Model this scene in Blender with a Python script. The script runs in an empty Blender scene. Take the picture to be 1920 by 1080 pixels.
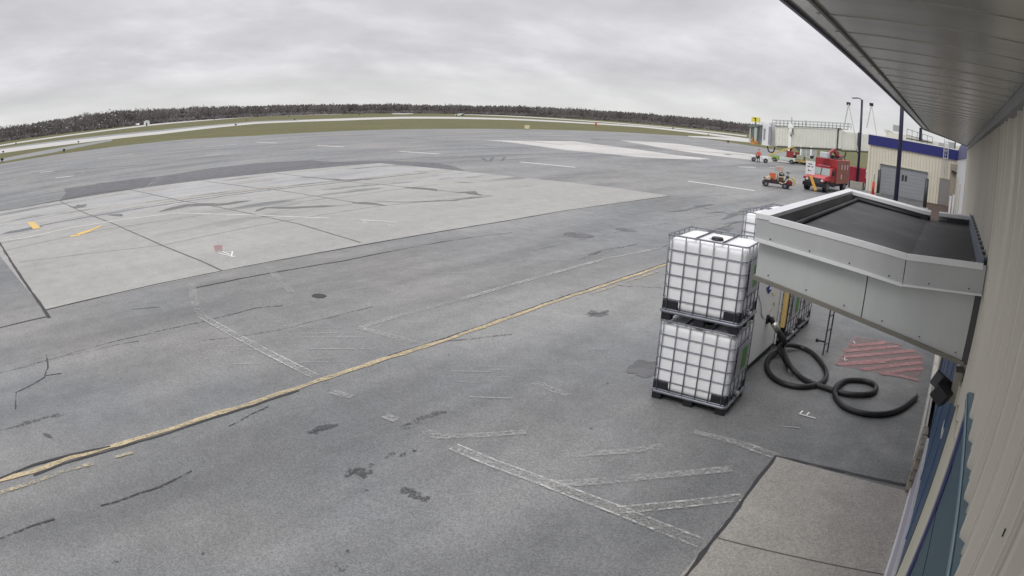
import bpy, bmesh, math, random
from mathutils import Vector, Matrix, noise
R=math.radians
sc=bpy.context.scene; COL=sc.collection
random.seed(7)
# ------------------------------------------------------------------ camera
H=4.25
pitch,roll,yaw,Q1,Q3,Q4=0.26399064,0.04054432,0.66556104,0.75648129,0.04667822,-0.00378571
f=Vector((-math.sin(yaw)*math.cos(pitch),math.cos(yaw)*math.cos(pitch),-math.sin(pitch)))
r0=f.cross(Vector((0,0,1))).normalized(); u0=r0.cross(f)
cr=math.cos(roll)*r0+math.sin(roll)*u0; cu=-math.sin(roll)*r0+math.cos(roll)*u0
CAM=Vector((0,0,H))
cd=bpy.data.cameras.new('security_camera_lens'); cam=bpy.data.objects.new('camera',cd); COL.objects.link(cam); sc.camera=cam
M=Matrix((cr,cu,-f)).transposed().to_4x4(); M.translation=CAM; cam.matrix_world=M
cd.type='PANO'; cd.sensor_fit='HORIZONTAL'; cd.sensor_width=36; cd.clip_start=0.02; cd.clip_end=6000
cc=cd.cycles if hasattr(cd,'cycles') and hasattr(cd.cycles,'panorama_type') else cd
cc.panorama_type='FISHEYE_LENS_POLYNOMIAL'; cc.fisheye_fov=R(175)
cc.fisheye_polynomial_k0=0; cc.fisheye_polynomial_k1=-Q1/18; cc.fisheye_polynomial_k2=0
cc.fisheye_polynomial_k3=-Q3/18**3; cc.fisheye_polynomial_k4=-Q4/18**4
def ray(px,py):
    u=(px-960)/960; v=(540-py)/960; r=max(math.hypot(u,v),1e-9); th=Q1*r+Q3*r**3+Q4*r**4
    return math.cos(th)*f+(math.sin(th)/r)*(u*cr+v*cu)
def on(px,py,ax,val):
    d=ray(px,py); t=(val-CAM[ax])/d[ax]; return CAM+d*t
def G(px,py,z=0.0):                     # survey: where a sight line meets level ground
    p=on(px,py,2,z); return (p.x,p.y)
# ------------------------------------------------------------------ materials
MATS={}
def nodes(m):
    m.use_nodes=True; nt=m.node_tree; nt.nodes.clear(); return nt,nt.nodes,nt.links
def N(nt,t,**k):
    n=nt.nodes.new(t)
    for a,b in k.items(): setattr(n,a,b)
    return n
def mat(name,col,rough=.6,metal=0,var=.12,scale=6,bump=0,bscale=60,stretch=(1,1,1),spec=.5,coat=0,trans=0,dirt=0,dirtcol=(.08,.07,.06)):
    if name in MATS: return MATS[name]
    m=bpy.data.materials.new(name); nt,ns,L=nodes(m)
    o=N(nt,'ShaderNodeOutputMaterial'); b=N(nt,'ShaderNodeBsdfPrincipled'); L.new(b.outputs[0],o.inputs[0])
    tc=N(nt,'ShaderNodeTexCoord'); mp=N(nt,'ShaderNodeMapping'); mp.inputs['Scale'].default_value=stretch
    L.new(tc.outputs['Object'],mp.inputs[0])
    n=N(nt,'ShaderNodeTexNoise'); n.inputs['Scale'].default_value=scale; n.inputs['Detail'].default_value=6; n.inputs['Roughness'].default_value=.65
    L.new(mp.outputs[0],n.inputs['Vector'])
    rp=N(nt,'ShaderNodeValToRGB'); rp.color_ramp.elements[0].position=.3; rp.color_ramp.elements[1].position=.7
    c=Vector(col); rp.color_ramp.elements[0].color=(*(c*(1-var)),1); rp.color_ramp.elements[1].color=(*(c*(1+var*.7)),1)
    L.new(n.outputs[0],rp.inputs[0]); out=rp.outputs[0]
    if dirt:
        n2=N(nt,'ShaderNodeTexNoise'); n2.inputs['Scale'].default_value=scale*.45; n2.inputs['Detail'].default_value=8; L.new(mp.outputs[0],n2.inputs['Vector'])
        mr=N(nt,'ShaderNodeMapRange'); mr.inputs[1].default_value=.52; mr.inputs[2].default_value=.75; mr.inputs[3].default_value=0; mr.inputs[4].default_value=dirt
        L.new(n2.outputs[0],mr.inputs[0]); mx=N(nt,'ShaderNodeMixRGB'); L.new(mr.outputs[0],mx.inputs[0]); L.new(out,mx.inputs[1]); mx.inputs[2].default_value=(*dirtcol,1); out=mx.outputs[0]
    L.new(out,b.inputs['Base Color']); b.inputs['Roughness'].default_value=rough; b.inputs['Metallic'].default_value=metal
    b.inputs['Specular IOR Level'].default_value=spec; b.inputs['Coat Weight'].default_value=coat
    if bump:
        bn=N(nt,'ShaderNodeTexNoise'); bn.inputs['Scale'].default_value=bscale; bn.inputs['Detail'].default_value=4; L.new(mp.outputs[0],bn.inputs['Vector'])
        bp=N(nt,'ShaderNodeBump'); bp.inputs['Strength'].default_value=bump; bp.inputs['Distance'].default_value=.01; L.new(bn.outputs[0],bp.inputs['Height']); L.new(bp.outputs[0],b.inputs['Normal'])
    MATS[name]=m; return m
def paint(name,col,cover,scale=9,soft=.06,rough=.7):
    """worn paint: where it has flaked off the pavement shows"""
    m=bpy.data.materials.new(name); nt,ns,L=nodes(m)
    o=N(nt,'ShaderNodeOutputMaterial'); b=N(nt,'ShaderNodeBsdfPrincipled'); t=N(nt,'ShaderNodeBsdfTransparent'); mx=N(nt,'ShaderNodeMixShader')
    tc=N(nt,'ShaderNodeTexCoord'); n=N(nt,'ShaderNodeTexNoise'); n.inputs['Scale'].default_value=scale; n.inputs['Detail'].default_value=9; n.inputs['Roughness'].default_value=.75
    L.new(tc.outputs['Object'],n.inputs['Vector'])
    n2=N(nt,'ShaderNodeTexNoise'); n2.inputs['Scale'].default_value=.9; n2.inputs['Detail'].default_value=2; L.new(tc.outputs['Object'],n2.inputs['Vector'])
    ad=N(nt,'ShaderNodeMath',operation='MULTIPLY_ADD'); L.new(n2.outputs[0],ad.inputs[0]); ad.inputs[1].default_value=.45; L.new(n.outputs[0],ad.inputs[2])
    th=.72+(.5-cover)*.36
    mr=N(nt,'ShaderNodeMapRange'); mr.inputs[1].default_value=th-soft; mr.inputs[2].default_value=th+soft; L.new(ad.outputs[0],mr.inputs[0])
    L.new(mr.outputs[0],mx.inputs[0]); L.new(t.outputs[0],mx.inputs[1]); L.new(b.outputs[0],mx.inputs[2]); L.new(mx.outputs[0],o.inputs[0])
    b.inputs['Base Color'].default_value=(*col,1); b.inputs['Roughness'].default_value=rough; MATS[name]=m; return m
def pavement(name,base,dark,streak,speck,speckscale,bump,wet=False,warm=None,spec=.5,wall_dark=False):
    m=bpy.data.materials.new(name); nt,ns,L=nodes(m)
    o=N(nt,'ShaderNodeOutputMaterial'); b=N(nt,'ShaderNodeBsdfPrincipled'); L.new(b.outputs[0],o.inputs[0])
    b.inputs['Specular IOR Level'].default_value=spec
    tc=N(nt,'ShaderNodeTexCoord')
    def nz(sc_,det,st=(1,1,1),rough=.6):
        mp=N(nt,'ShaderNodeMapping'); mp.inputs['Scale'].default_value=st; L.new(tc.outputs['Object'],mp.inputs[0])
        n=N(nt,'ShaderNodeTexNoise'); n.inputs['Scale'].default_value=sc_; n.inputs['Detail'].default_value=det; n.inputs['Roughness'].default_value=rough; L.new(mp.outputs[0],n.inputs['Vector']); return n
    def rng(src,a,b_,c,d):
        r=N(nt,'ShaderNodeMapRange'); 
        for i,v in enumerate((a,b_,c,d)): r.inputs[i+1].default_value=v
        L.new(src,r.inputs[0]); return r.outputs[0]
    def mix(f_,a,b_,typ='MIX'):
        x=N(nt,'ShaderNodeMixRGB',blend_type=typ)
        for i,v in enumerate((f_,a,b_)):
            if isinstance(v,(float,int)): x.inputs[i].default_value=v
            elif isinstance(v,tuple): x.inputs[i].default_value=(*v,1)
            else: L.new(v,x.inputs[i])
        return x.outputs[0]
    big=nz(.12,5,(1,1,1)); col=mix(rng(big.outputs[0],.35,.68,0,1),base,dark)
    st=nz(.35,6,(1,.16,1)); col=mix(rng(st.outputs[0],.44,.66,0,streak),col,tuple(x*.72 for x in dark))
    md=nz(1.7,7,(1,1,1),.7); col=mix(1.0,col,mix(rng(md.outputs[0],.3,.7,0,1),(.88,.88,.88),(1.09,1.09,1.09)),'MULTIPLY')
    if warm:
        wn=nz(.07,3); col=mix(rng(wn.outputs[0],.45,.62,0,1),col,mix(1.0,col,warm,'MULTIPLY'))
    if wall_dark:   # colour darkens towards the wall, mottled by noise; then random bluish patches
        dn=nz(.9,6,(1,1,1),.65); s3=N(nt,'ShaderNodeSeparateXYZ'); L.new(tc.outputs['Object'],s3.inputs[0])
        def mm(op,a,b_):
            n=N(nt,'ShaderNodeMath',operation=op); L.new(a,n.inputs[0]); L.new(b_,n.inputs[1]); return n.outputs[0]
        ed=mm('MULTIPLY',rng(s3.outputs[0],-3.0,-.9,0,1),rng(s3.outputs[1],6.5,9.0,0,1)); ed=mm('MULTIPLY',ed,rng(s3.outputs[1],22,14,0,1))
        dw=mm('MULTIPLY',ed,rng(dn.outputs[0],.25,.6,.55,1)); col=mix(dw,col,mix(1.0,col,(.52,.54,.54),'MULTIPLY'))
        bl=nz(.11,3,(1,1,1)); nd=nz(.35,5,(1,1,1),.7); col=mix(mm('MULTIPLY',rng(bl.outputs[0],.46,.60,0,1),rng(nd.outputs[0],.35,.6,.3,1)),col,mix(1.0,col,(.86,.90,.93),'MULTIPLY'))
    sp=N(nt,'ShaderNodeTexVoronoi'); sp.inputs['Scale'].default_value=speckscale; sp.inputs['Randomness'].default_value=1; L.new(tc.outputs['Object'],sp.inputs['Vector']); sc_=N(nt,'ShaderNodeSeparateColor'); L.new(sp.outputs['Color'],sc_.inputs[0])
    col=mix(1.0,col,mix(rng(sc_.outputs[0],.0,1.0,0,1),(1-speck,)*3,(1+speck,)*3),'MULTIPLY')
    L.new(col,b.inputs['Base Color'])
    if wet:
        wt=nz(.30,8,(1,.22,1),.68); sx=N(nt,'ShaderNodeSeparateXYZ'); L.new(tc.outputs['Object'],sx.inputs[0])
        edge=rng(sx.outputs[0],-19.5,-31,-.32,.045)
        ad=N(nt,'ShaderNodeMath',operation='ADD'); L.new(wt.outputs[0],ad.inputs[0]); L.new(edge,ad.inputs[1])
        w=rng(ad.outputs[0],.49,.545,0,1); L.new(rng(w,0,1,.8,.14),b.inputs['Roughness'])
        dk=rng(ad.outputs[0],.535,.66,0,1)
        s2=nz(.8,6,(1,.13,1),.62); z2=N(nt,'ShaderNodeMath',operation='MULTIPLY'); L.new(rng(s2.outputs[0],.545,.62,0,1),z2.inputs[0]); L.new(rng(sx.outputs[0],-21,-27,0,1),z2.inputs[1])
        z3=N(nt,'ShaderNodeMath',operation='MAXIMUM'); L.new(dk,z3.inputs[0]); L.new(z2.outputs[0],z3.inputs[1]); dk=z3.outputs[0]
        nt.links.remove(b.inputs['Base Color'].links[0]); L.new(mix(dk,col,mix(1.0,col,(.50,.52,.55),'MULTIPLY')),b.inputs['Base Color'])
    else:
        L.new(rng(md.outputs[0],.3,.7,.62,.44),b.inputs['Roughness'])
    bp=N(nt,'ShaderNodeBump'); bp.inputs['Strength'].default_value=bump; bp.inputs['Distance'].default_value=.006; L.new(sc_.outputs[0],bp.inputs['Height']); L.new(bp.outputs[0],b.inputs['Normal'])
    MATS[name]=m; return m
ASPH=pavement('weathered_asphalt',(.270,.271,.263),(.200,.206,.205),1.0,.29,62,.10,warm=(1.05,1.01,.975),spec=.6,wall_dark=True)
PATCH=pavement('dark_asphalt',(.125,.127,.132),(.10,.102,.107),.5,.3,60,.1)
CONC=pavement('pad_concrete',(.40,.398,.372),(.355,.352,.328),.25,.08,30,.05,wet=True)
CONC2=pavement('walk_concrete',(.365,.345,.305),(.312,.296,.264),.25,.22,60,.08)
TAXI=pavement('pale_taxiway_concrete',(.62,.61,.57),(.50,.49,.46),.3,.05,10,.1)
TAXIA=pavement('taxiway_asphalt',(.27,.275,.27),(.22,.225,.22),.3,.08,10,.1)
WHITEP=paint('white_paint_solid',(.78,.78,.76),1.3); WHITEW=paint('white_paint_worn',(.72,.72,.70),.60,14,.05); WHITEF=paint('white_paint_faint',(.48,.48,.46),.29,15,.16)
EDGEP=paint('white_paint_edge',(.56,.56,.54),.50,13,.12); FILLP=paint('white_paint_fill',(.38,.38,.35),.42,26,.14)
YEL=paint('yellow_paint_worn',(.55,.455,.28),.74,15,.16); YELF=paint('yellow_paint_faint',(.45,.40,.28),.42,9,.08); ORA=paint('orange_yellow_paint',(.70,.48,.16),1.1,3)
RED=paint('red_paint_worn',(.40,.215,.215),.98,7,.34); REDF=paint('red_paint_faint',(.42,.22,.22),.42,9,.18)
CRK=mat('crack_filler_black',(.035,.035,.037),.6,var=.3,scale=20); CRKW=paint('hairline_crack',(.05,.05,.052),.62,14,.06); STN=paint('oil_stain',(.075,.076,.08),.42,22,.10,.5)
STN2=paint('damp_patch',(.125,.127,.13),.85,3,.22,.4)
STN3=paint('dark_ground_film',(.115,.12,.12),.66,1.3,.30,.45); JOINT=mat('joint_sealant',(.13,.125,.11),.8,var=.25,scale=8)  # STN3: dark film with soft, noisy coverage
DARKL=paint('dark_streak',(.11,.113,.117),.70,3.5,.25,.35)
GRASS=pavement('autumn_grass',(.150,.162,.070),(.140,.135,.066),.6,.18,3,.3,warm=(1.12,.98,.95),spec=.02)
WALLM=mat('tan_metal_siding',(.56,.525,.455),.48,var=.06,scale=2,stretch=(1,3,.4),bump=.05,bscale=8,dirt=.22,dirtcol=(.33,.30,.25))
TRIM=mat('cream_trim',(.56,.54,.44),.5,var=.06,scale=3,dirt=.25)
SOFF=mat('grey_metal_soffit',(.50,.50,.455),.22,.4,var=.12,scale=1.5,stretch=(.4,3,1),bump=.05,bscale=3)
SEAM=mat('soffit_groove_dark',(.16,.16,.15),.5,var=.1)  # dark grey of the groove strip along the soffit edge
PURP=mat('dark_blue_trim',(.045,.04,.10),.4,var=.1); BLUEB=mat('royal_blue_band',(.018,.022,.16),.45,var=.1,scale=1)
BLUED=mat('deep_blue_metal',(.018,.065,.15),.45,var=.15,scale=2,dirt=.2); TEAL=mat('slate_blue_door',(.03,.078,.11),.5,var=.12,scale=2); LTB=mat('light_blue_flashing',(.12,.195,.24),.45,var=.12,scale=5,dirt=.3,dirtcol=(.3,.3,.3))
BRIGHTB=mat('blue_mullion',(.06,.15,.30),.4,var=.1); LAV=mat('lavender_grey_panel',(.40,.39,.46),.5,var=.06); STONE=mat('rough_stone',(.33,.30,.25),.9,var=.4,scale=14,bump=.9,bscale=18,dirt=.5)
GRYP=mat('grey_aluminium_panel',(.55,.575,.565),.42,.15,var=.05,scale=2.2,stretch=(3,3,.5),dirt=.22,dirtcol=(.36,.36,.33),bump=.05,bscale=2); FASC=mat('light_grey_fascia',(.48,.495,.49),.45,.1,var=.05,scale=2,stretch=(3,3,.6),dirt=.2,dirtcol=(.33,.33,.31),bump=.05,bscale=2)
COPING=mat('pale_coping_metal',(.80,.81,.82),.4,.1,var=.06,scale=3,dirt=.2,dirtcol=(.4,.4,.4)); MEMB=mat('black_roof_membrane',(.034,.035,.037),.6,var=.35,scale=3,bump=.4,bscale=5,dirt=.8,dirtcol=(.085,.084,.08))
BLK=mat('black_plastic',(.012,.012,.016),.45,var=.2); RUB=mat('black_rubber',(.014,.014,.016),.5,var=.3,scale=10,bump=.35,bscale=40,dirt=.35,dirtcol=(.09,.088,.082)); STEEL=mat('galvanised_steel',(.23,.24,.27),.42,.6,var=.2,scale=12)
DKST=mat('dull_dark_steel',(.10,.10,.115),.45,.6,var=.25,scale=10)
def plastic():
    m=mat('white_polyethylene',(.93,.935,.94),.36,var=.03,scale=4,spec=.45,dirt=.06,dirtcol=(.62,.62,.58)); b=[n for n in m.node_tree.nodes if n.type=='BSDF_PRINCIPLED'][0]
    b.inputs['Subsurface Weight'].default_value=.25; b.inputs['Subsurface Radius'].default_value=(.05,.05,.05); return m
POLY=plastic(); GRN=mat('green_label',(.09,.26,.07),.5,var=.15); LBL=mat('grey_label_plate',(.42,.43,.44),.45,.2,var=.1); WHT=mat('white_paint_metal',(.74,.75,.76),.4,var=.05,scale=2,dirt=.2,dirtcol=(.5,.5,.48))
OFFW=mat('offwhite_panel',(.90,.92,.90),.5,var=.05,scale=1,dirt=.25,dirtcol=(.42,.42,.40)); FOAM=mat('yellow_foam',(.72,.52,.20),.8,var=.15,scale=5); INK=mat('blue_marker',(.02,.04,.25),.6); INKY=mat('yellow_marker',(.55,.52,.22),.6)
REDM=mat('red_vehicle_paint',(.36,.022,.028),.4,var=.25,scale=3,coat=.2,dirt=.45,dirtcol=(.2,.05,.05)); REDT=mat('red_tarp',(.30,.02,.04),.7,var=.3,scale=3,bump=.5,bscale=5); BRNM=mat('rusty_red_panel',(.30,.12,.09),.6,var=.2,scale=3)
ORG=mat('orange_paint',(.62,.13,.05),.5,var=.3,scale=6,dirt=.4); YLM=mat('yellow_machine_paint',(.60,.48,.17),.5,var=.3,scale=5,dirt=.4); CRM=mat('cream_machine_paint',(.58,.50,.36),.55,var=.3,scale=8,dirt=.5); LIME=mat('lime_paint',(.26,.38,.12),.5,var=.2); PINK=mat('pink_grey_panel',(.50,.36,.32),.5)
GLS=mat('windscreen_glass',(.30,.38,.36),.12,.0,var=.1,spec=.8); DGL=mat('dark_glass',(.02,.022,.028),.1,spec=.8); DGREY=mat('dark_grey_metal',(.06,.06,.065),.5,.3)
BRG=mat('bridge_panel_paint',(.70,.71,.64),.5,var=.05,scale=.8,dirt=.2,dirtcol=(.38,.38,.34)); BRGD=mat('bridge_grey_green',(.14,.17,.17),.6,var=.3,scale=1.5,dirt=.4,dirtcol=(.4,.4,.4)); SIGNY=mat('yellow_sign_face',(.75,.66,.10),.5)
FARW=mat('far_wing_siding',(.68,.65,.54),.5,var=.05,scale=.6,dirt=.15,dirtcol=(.4,.37,.3)); GARM=mat('grey_roller_door',(.32,.34,.36),.45,.2,var=.05,scale=1); DOORM=mat('grey_steel_door',(.24,.235,.235),.5,var=.08)
MULCH=mat('brown_mulch',(.085,.055,.042),.95,var=.5,scale=6,bump=.8,bscale=20); POLEM=mat('dark_pole_paint',(.012,.012,.04),.4,var=.1); SKIN=mat('skin',(.45,.28,.2),.6); VEST=mat('orange_vest',(.70,.10,.05),.7); PANTS=mat('navy_trousers',(.02,.02,.05),.8)
BARK=mat('bare_branch_bark',(.225,.208,.20),.95,var=.35,scale=.05); EVER=mat('evergreen_needles',(.080,.095,.070),.95,var=.35,scale=.08); UNDER=mat('woodland_floor_scrub',(.175,.160,.160),.95,var=.4,scale=.04)
# ------------------------------------------------------------------ mesh helpers
def tag(o,label=None,cat=None,group=None,kind=None):
    for k,v in (('label',label),('category',cat),('group',group),('kind',kind)):
        if v: o[k]=v
    return o
def empty(name,loc=(0,0,0),rz=0):
    o=bpy.data.objects.new(name,None); o.empty_display_size=.2; COL.objects.link(o); o.location=loc; o.rotation_euler=(0,0,rz); return o
SPLIT={'storefront_mullion','storefront_frame','screw_clip','pallet_foot','corner_guard','top_bar','side_panel','panel_handle','side_window','fender','mirror','support_leg','service_cabinet','cabinet_grille','cable_loop','mast_head','beacon','vent_unit','exhaust_stack','door_window','wall_post','corner_post','sign_leg','ladder_rung','upper_block','cream_trim','tarp_fold','board_marking','dark_tank','coping','garage_door_frame','rotunda_shutter','cab_bumper','lower_panel_frame','ground_sill','tunnel_joint','wall_lamp','cab_frame','blue_scribble_','front_fascia','front_panel','back_fascia','membrane_seam','underframe','wheel','yellow_scribble','roof_panel','step','cab_trim','roof_equipment','rivet','dark_bulk'}
class MB:
    def __init__(s): s.bm=bmesh.new(); s.T=Matrix.Identity(4)
    def v(s,p): return s.bm.verts.new(s.T@Vector(p))
    def poly(s,pts):
        try: return s.bm.faces.new([s.v(p) for p in pts])
        except ValueError: pass
    def box(s,c,size,rot=None,bev=0):
        m=Matrix.Translation(c)
        if rot is not None: m=m@rot
        r=bmesh.ops.create_cube(s.bm,size=1,matrix=s.T@m@Matrix.Diagonal((*size,1)))
        if bev:
            es=list({e for v_ in r['verts'] for e in v_.link_edges}); bmesh.ops.bevel(s.bm,geom=es,offset=bev,segments=3,affect='EDGES',profile=.5)
        return s
    def bb(s,a,b,bev=0):
        a=Vector(a);b=Vector(b); return s.box((a+b)/2,[abs(x) for x in (b-a)],bev=bev)
    def tube(s,pts,r,n=8,closed=False,caps=True,r2=None):
        pts=[Vector(p) for p in pts]; rings=[]; L=len(pts); up=None
        for i,p in enumerate(pts):
            if closed: d=(pts[(i+1)%L]-pts[i-1]).normalized()
            else: d=(pts[min(i+1,L-1)]-pts[max(i-1,0)]).normalized()
            if up is None: up=Vector((0,0,1)) if abs(d.z)<.9 else Vector((1,0,0))
            a=d.cross(up)
            if a.length<1e-4: a=d.cross(Vector((1,0,0)))
            a.normalize(); b=a.cross(d).normalized(); up=b
            rr=r if r2 is None else r+(r2-r)*i/(L-1)
            rings.append([s.v(p+rr*(math.cos(2*math.pi*k/n)*a+math.sin(2*math.pi*k/n)*b)) for k in range(n)])
        for i in range(L if closed else L-1):
            A=rings[i];B=rings[(i+1)%L]
            for k in range(n): s.bm.faces.new((A[k],A[(k+1)%n],B[(k+1)%n],B[k])).smooth=True
        if caps and not closed:
            s.bm.faces.new(rings[0][::-1]); s.bm.faces.new(rings[-1])
        return s
    def cyl(s,a,b,r,n=14,r2=None): return s.tube([a,b],r,n,r2=r2)
    def bar(s,a,b,w,h):
        a=Vector(a);b=Vector(b);d=b-a;L=d.length; q=d.to_track_quat('X','Z').to_matrix().to_4x4()
        return s.box((a+b)/2,(L,w,h),q)
    def prism(s,poly,ax,a,b):
        """extrude a 2-D outline along axis ax from a to b"""
        def P(p,t): q=list(p); q.insert(ax,t); return q
        A=[s.v(P(p,a)) for p in poly]; B=[s.v(P(p,b)) for p in poly]; n=len(poly)
        s.bm.faces.new(A); s.bm.faces.new(B[::-1])
        for i in range(n): s.bm.faces.new((A[i],B[i],B[(i+1)%n],A[(i+1)%n]))
        return s
    def build(s,name,m,parent=None,smooth=False):
        if name in SPLIT:
            seen=set(); comps=[]
            for v0 in s.bm.verts:
                if v0 in seen: continue
                st=[v0]; seen.add(v0); c=[]
                while st:
                    q=st.pop(); c.append(q)
                    for e_ in q.link_edges:
                        w_=e_.other_vert(q)
                        if w_ not in seen: seen.add(w_); st.append(w_)
                comps.append(c)
            if len(comps)>1:
                o=None
                for c in comps:
                    nb_=MB(); mp_={v_:nb_.bm.verts.new(v_.co) for v_ in c}
                    for fc in {fc for v_ in c for fc in v_.link_faces}: nb_.bm.faces.new([mp_[v_] for v_ in fc.verts]).smooth=fc.smooth
                    x_=nb_._fin(name,m,parent,smooth); o=o or x_
                s.bm.free(); return o
        return s._fin(name,m,parent,smooth)
    def _fin(s,name,m,parent=None,smooth=False):
        bmesh.ops.recalc_face_normals(s.bm,faces=s.bm.faces)
        me=bpy.data.meshes.new(name); s.bm.to_mesh(me); s.bm.free()
        if smooth:
            for p in me.polygons: p.use_smooth=True
        for x in (m if isinstance(m,(list,tuple)) else [m]): me.materials.append(x)
        o=bpy.data.objects.new(name,me); COL.objects.link(o)
        if parent: o.parent=parent
        return o
def kids(o): return [c for c in list(bpy.data.objects) if c.parent==o]
def copy_tree(o,parent=None):
    c=o.copy(); COL.objects.link(c); c.parent=parent
    for ch in kids(o): copy_tree(ch,c)
    return c
def spline(P,n=8,closed=False):
    P=[Vector(p) for p in P]; out=[]; L=len(P)
    for i in range(L-1):
        a=P[max(i-1,0)];b=P[i];c=P[i+1];d=P[min(i+2,L-1)]
        for k in range(n):
            t=k/n; out.append(.5*((2*b)+(-a+c)*t+(2*a-5*b+4*c-d)*t*t+(-a+3*b-3*c+d)*t**3))
    out.append(P[-1]); return out
# flat sheets on the pavement
def sheet(name,pts,z,m,parent,wob=0,seg=.5):
    P=[]
    if wob:
        n=len(pts)
        for i in range(n):
            a=Vector(pts[i]);b=Vector(pts[(i+1)%n]); k=max(1,int((b-a).length/seg))
            for j in range(k):
                p=a.lerp(b,j/k); q=noise.noise_vector((p.x*2.1,p.y*2.1,3.3)); P.append((p.x+q.x*wob,p.y+q.y*wob))
    else: P=pts
    b=MB(); b.poly([(p[0],p[1],z) for p in P]); o=b.build(name,m,parent)
    me=o.data; bm=bmesh.new(); bm.from_mesh(me); bmesh.ops.triangulate(bm,faces=bm.faces)
    for fc in bm.faces:
        if fc.normal.z<0: fc.normal_flip()
    bm.to_mesh(me); bm.free(); return o
LAY=[0]
def strip_mb(b,pts,w,z,jit=0,seg=.4,taper=False,wj=0):
    LAY[0]+=1; z+=.00002*(LAY[0]%60)
    pts=[Vector((p[0],p[1])) for p in pts]; Q=[]
    for i in range(len(pts)-1):
        k=max(1,int((pts[i+1]-pts[i]).length/seg)) if (jit or wj) else 1
        for j in range(k): Q.append(pts[i].lerp(pts[i+1],j/k))
    Q.append(pts[-1]); L=[];n=len(Q)
    for i,p in enumerate(Q):
        d=(Q[min(i+1,n-1)]-Q[max(i-1,0)]).normalized(); q=Vector((-d.y,d.x)); off=0
        if jit: off=jit*(noise.noise((p.x*1.3,p.y*1.3,7))+.5*noise.noise((p.x*5,p.y*5,2)))
        ww=w*(1+(wj*noise.noise((p.x*3,p.y*3,11)) if wj else 0))
        if taper: ww*=.15+.85*math.sin(math.pi*min(1,max(0,i/(n-1))))**.6
        c=p+q*off; L.append((b.v((c.x-q.x*ww/2,c.y-q.y*ww/2,z)),b.v((c.x+q.x*ww/2,c.y+q.y*ww/2,z))))
    for i in range(n-1): b.bm.faces.new((L[i][0],L[i+1][0],L[i+1][1],L[i][1]))
def strip(name,px,w,z,m,parent,world=False,**k):
    b=MB(); strip_mb(b,px if world else [G(*p) for p in px],w,z,**k); return b.build(name,m,parent)
# ------------------------------------------------------------------ ground
grass=sheet('grass_ground',[(-2600,-1500),(2600,-1500),(2600,3000),(-2600,3000)],-.03,GRASS,None); tag(grass,kind='structure')
edge=[(0,307.5),(100,291),(215,275),(350,261),(480,254.5),(680,244.5),(830,241.5),(960,242),(1110,245.5),(1285,255),(1340,263),(1443,279)]
E=[G(*p) for p in edge]
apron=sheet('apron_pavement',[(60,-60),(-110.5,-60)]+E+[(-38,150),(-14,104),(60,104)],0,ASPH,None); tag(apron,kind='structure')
# taxiways in the grass
def band(name,up,lo,m,z):
    U=[G(*p) for p in up]; Lw=[G(*p) for p in lo]; return tag(sheet(name,U+Lw[::-1],z,m,None),kind='structure')
band('taxiway_pavement',[(-60,291),(0,280.5),(150,261.5),(300,246.5),(480,229),(640,222),(760,218.8),(840,219),(960,222.2),(1100,229.6),(1200,235.8),(1300,246),(1440,265)],
     [(-60,299),(0,287.5),(150,268),(300,251.5),(480,232),(640,226),(760,222.4),(840,222.5),(960,225),(1100,232),(1200,238.4),(1300,249.5),(1440,268.5)],TAXI,-.02)
band('shoulder_pavement',[(-60,287),(0,278),(150,258.5),(300,243.5),(480,227.3),(560,224)],[(-60,291),(0,280.5),(150,261.5),(300,246.5),(480,229),(560,225.5)],TAXIA,-.02)
band('runway_pavement',[(-60,283),(0,271.6),(175,246.6),(300,231.2),(400,222.7),(480,217.2),(640,213)],[(-60,286),(0,274),(175,248.8),(300,233.6),(400,225),(480,219),(640,214)],TAXI,-.016)
band('service_road',[(-60,311),(0,298),(100,279),(210,261)],[(-60,318),(0,304),(100,286),(210,264)],TAXIA,-.012)
band('crossing_pavement',[(735,212.6),(800,211.4),(775,212.6)],[(735,213.8),(760,214),(775,213.4)],TAXI,-.012)
band('access_pavement',[(1290,254.6),(1340,256.5),(1400,261),(1443,265.5)],[(1290,256.5),(1340,260.5),(1400,266.5),(1443,271)],TAXI,-.008)
band('perimeter_road',[(860,214.0),(960,217.2),(1100,226),(1250,238),(1400,254)],[(860,214.7),(960,218.6),(1100,227.4),(1250,239.6),(1400,256)],TAXI,-.016)
# concrete pad
A=G(83.5,581.7);B=G(1256,367.5);C_=G(712.5,306)
pad=tag(sheet('concrete_pavement',[A,B,G(1145,351.3),G(960,331),G(860,320),C_,G(480,327.3),G(375,338.7),G(245,356),G(110,377.5),G(0,395.4),(-40.6,1.8)],.004,CONC,None),kind='structure')
for px in ([(83.5,581.7),(300,532),(418,508),(640,466.7),(960,412.5),(1060,395),(1256,367.5)],): strip('pad_edge_seal',px,.07,.008,CRK,pad,jit=.02,wj=.5)
strip('pad_edge_seal',[(-30,412),(0,456.7),(40,520),(83.5,581.7),(93,596)],.09,.008,CRK,pad,jit=.02,wj=.5)
for px in ([(112.5,377.5),(160,400),(207.5,417.5),(280,449.5),(303,460),(373,488),(417,508)],[(245,356),(337.5,376),(410,388.7),(470,401),(560,420),(676,455)],
           [(377.5,338.7),(480,352.5),(530,358),(667,380)],[(517,325),(642,340),(780,352.5),(925,368)]): strip('slab_joint',px,.07,.008,JOINT,pad,jit=.01,wj=.3)
strip('slab_joint',[(35,492),(306.7,460),(480,424),(700,388),(905,368)],.03,.008,JOINT,pad,jit=.01)
strip('slab_joint',[(10,470),(200,430),(330,411),(480,388),(640,370),(820,346)],.03,.008,JOINT,pad,jit=.01)
strip('painted_line',[(75,419),(175,401.5),(340,375),(480,356),(642,338.5),(805,321),(960,315.5),(1001,313.5)],.18,.012,YELF,pad,wj=.2)
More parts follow.
